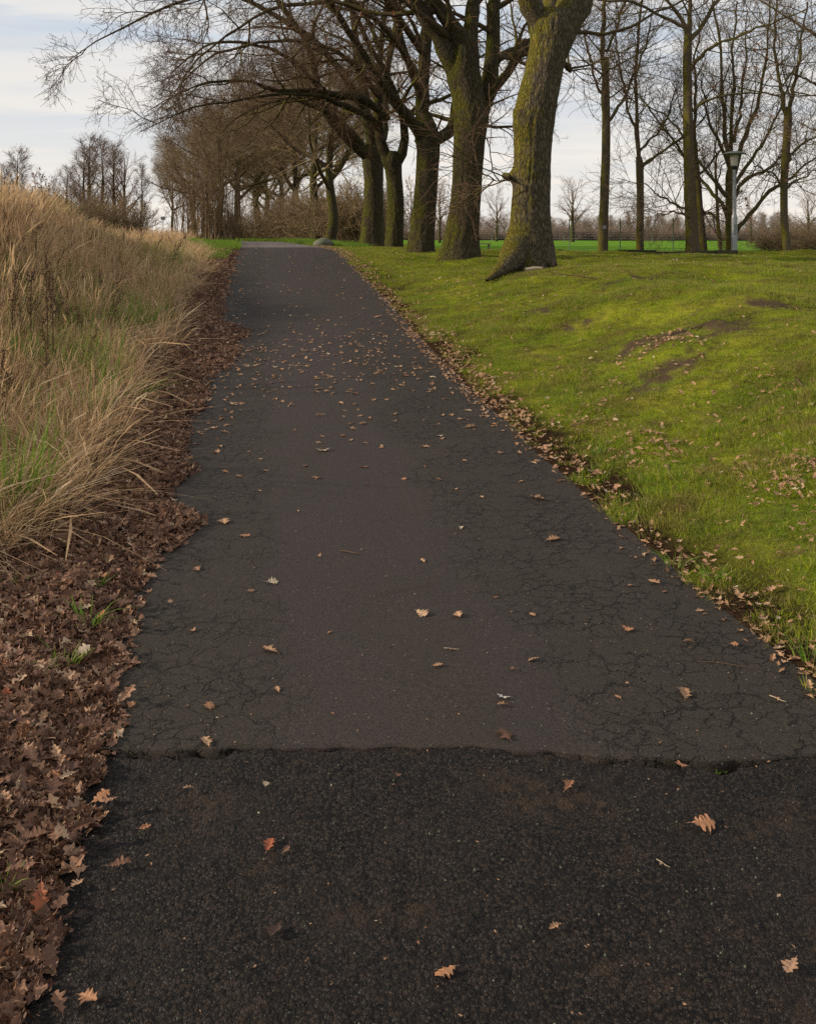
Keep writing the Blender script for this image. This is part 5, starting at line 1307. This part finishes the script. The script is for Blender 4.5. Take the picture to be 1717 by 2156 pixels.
for i, (u, v, px, a, c, lab) in enumerate(ONES):
    if not px: continue
    h_ = hit(u, v); o = leaf_obj(i % 10, CM[c]); L_ = px / F * h_[1] * (.95 if v > 1620 else 1.1); nleaf += 1
    o.scale = (L_ * 1.15, L_, L_); o.location = (h_[0], h_[1], h_[2] + .007)
    n_ = Vector(normals(h_[0], h_[1])) if h_[1] > 4 else Vector((0, 0, 1)); n_ = (n_ + Vector(rl.normal(0, .13, 3))).normalized()
    o.rotation_euler = (n_.to_track_quat('Z', 'Y') @ Matrix.Rotation(a - math.pi / 2 + rl.normal(0, .2), 3, 'Z').to_quaternion()).to_euler(); put(o, lab, 'leaf', PG)
SG = 'small leaves spread over the nearer path'
SPOTS = [(1398, 1248, 14), (1328, 1235, 14), (1120, 1296, 18), (672, 1172, 14), (889, 1183, 18), (358, 1269, 14), (584, 1455, 22), (694, 1333, 12), (1392, 1823, 14), (415, 1200, 22), (515, 1129, 20), (970, 1113, 16), (627, 1077, 10), (1308, 1156, 14), (1484, 1295, 12), (1330, 1100, 18), (880, 1990, 10),
    (292, 1330, 14), (312, 1222, 20), (700, 1505, 8), (1320, 1440, 10), (1637, 1475, 12), (1640, 1375, 18), (1613, 1318, 16), (1665, 1333, 14), (560, 992, 14), (505, 1005, 16), (768, 934, 12), (745, 830, 18), (660, 1007, 12), (1042, 1260, 10), (947, 1370, 14), (1300, 1470, 16), (400, 1128, 22), (380, 1148, 16)]
SPOTS += [(float(rl.uniform(430, 1150)), float(rl.uniform(760, 1060)), float(rl.uniform(9, 18))) for _ in range(38)]
for i, (u, v, px) in enumerate(SPOTS):
    h_ = hit(u, v); o = leaf_obj(i % 10, rl.choice(['leafp', 'leafp', 'leaf', 'leafo'])); L_ = px / F * h_[1] * 1.15; nleaf += 1
    o.scale = (L_,) * 3; o.location = (h_[0], h_[1], h_[2] + .004)
    n_ = (Vector(normals(h_[0], h_[1])) if h_[1] > 4 else Vector((0, 0, 1))) + Vector(rl.normal(0, .12, 3)); n_.normalize()
    o.rotation_euler = (n_.to_track_quat('Z', 'Y') @ Matrix.Rotation(rl.uniform(0, 6.3), 3, 'Z').to_quaternion()).to_euler(); put(o, 'small dead leaf lying on the worn asphalt of the nearer path', 'leaf', SG)
DG = 'top leaves of the drift left of the path'
k = np.where((LY < 4.3) & (LX > -2.2) & (np.abs(LX) < .43 * LY + .06))[0]; k = rl.choice(k, min(len(k), 300 - nleaf), replace=False)
for i in k:
    mt = str(rl.choice(['leaf', 'leafr', 'leafp', 'leafo'], p=[.80, .05, .10, .05])); x, y = LX[i] + rl.normal(0, .02), LY[i]; o = leaf_obj(int(rl.integers(0, 10)), mt)
    DL = {'leaf': 'dull brown', 'leafr': 'dark red brown', 'leafp': 'pale tan', 'leafo': 'bright orange brown'}[mt] + ' leaf on top of the drift ' + ('beside the coarse asphalt near the bottom' if y < 2.45 else 'just below the joint' if y < 2.93 else 'just above the joint' if y < 3.5 else 'beside the cracked path'); o.scale = (float(rl.uniform(.045, .085)),) * 3
    o.location = (x, y, float(surf_z(x, y)) + .045); n_ = Vector((rl.normal(.1, .4), rl.normal(-.1, .4), 1)).normalized()
    o.rotation_euler = (n_.to_track_quat('Z', 'Y') @ Matrix.Rotation(rl.uniform(0, 6.3), 3, 'Z').to_quaternion()).to_euler(); put(o, DL, 'leaf', DG)

# thin twigs on the asphalt
for i, (u, v, L_, a, lab) in enumerate(((952, 959, .30, -.1, 'thin straight twig across the upper path'), (866, 1240, .30, .45, 'dark thin twig slanting in the middle of the smooth asphalt'), (738, 1166, .12, -.4, 'short twig left of the middle of the path'),
    (950, 1369, .06, -.2, 'tiny pale twig near the pair of folded leaves'), (15, 2070, .30, -1.0, 'grey twig at the lower left frame edge'), (1395, 1823, .04, -.9, 'tan sliver of twig on the coarse asphalt'), (1636, 1475, .06, -.9, 'pale twig sliver above the joint at right'), (1540, 1405, .25, -.25, 'thin twig lying along the right path edge'))):
    h_ = hit(u, v); r2 = np.random.default_rng(i); c = curve(np.array([[-.5, 0, .4, .012], [-.1, .03, .5, .011], [.2, -.02, .4, .009], [.5, .04, .3, .006]]), 9); c[:, 2] = .015
    o = Bag().tubes(c[None, :, :3], c[None, :, 3] * (.22 if L_ > .2 else .5) / max(L_, .1) * .5, 5).obj('twig', M['twig'] if i not in (3, 5, 6) else M['cut']); o.scale = (L_,) * 3; o.rotation_euler = (0, 0, a); o.location = (h_[0], h_[1], h_[2] + .004); put(o, lab, 'twig')

# crumbs of leaf and grit lying about on the nearer path
x, y, s = area_points(rg, 420, 1.7, 9, -1.2, 1.22, 1.0)
scatter('leaf_crumbs', np.stack([x, y, surf_z(x, y) + .003], -1), LEAFP, rot_to(np.tile([[0., 0, 1]], (len(x), 1)), rg.uniform(0, 6.3, len(x)), .12, rg), rg.uniform(.03, .14, len(x)), rg, kind='stuff', label='crumbs of dead leaf scattered over the nearer path', category='debris')
gb = [mesh_obj('grit', *(lambda V: (V, np.array([[0, 1, 3, 2], [4, 6, 7, 5], [0, 4, 5, 1], [2, 3, 7, 6], [0, 2, 6, 4], [1, 5, 7, 3]])))(np.array([[a, b, c] for a in (-1, 1) for b in (-1, 1) for c in (-1, 1)]) * r_.uniform(.5, 1, (8, 3)) * .004), M['concrete' if k < 3 else 'stone'], smooth=False, link=False) for k in range(5)]
GR = lib('grit', gb)
x, y, s = area_points(rg, 1300, 1.7, 6, -1.25, 1.24, 1.0)
scatter('grit', np.stack([x, y, surf_z(x, y)], -1), GR, rg.uniform(0, 6, (len(x), 3)), rg.uniform(.25, .7, len(x)), rg, kind='stuff', label='loose grit on the nearer path', category='grit')
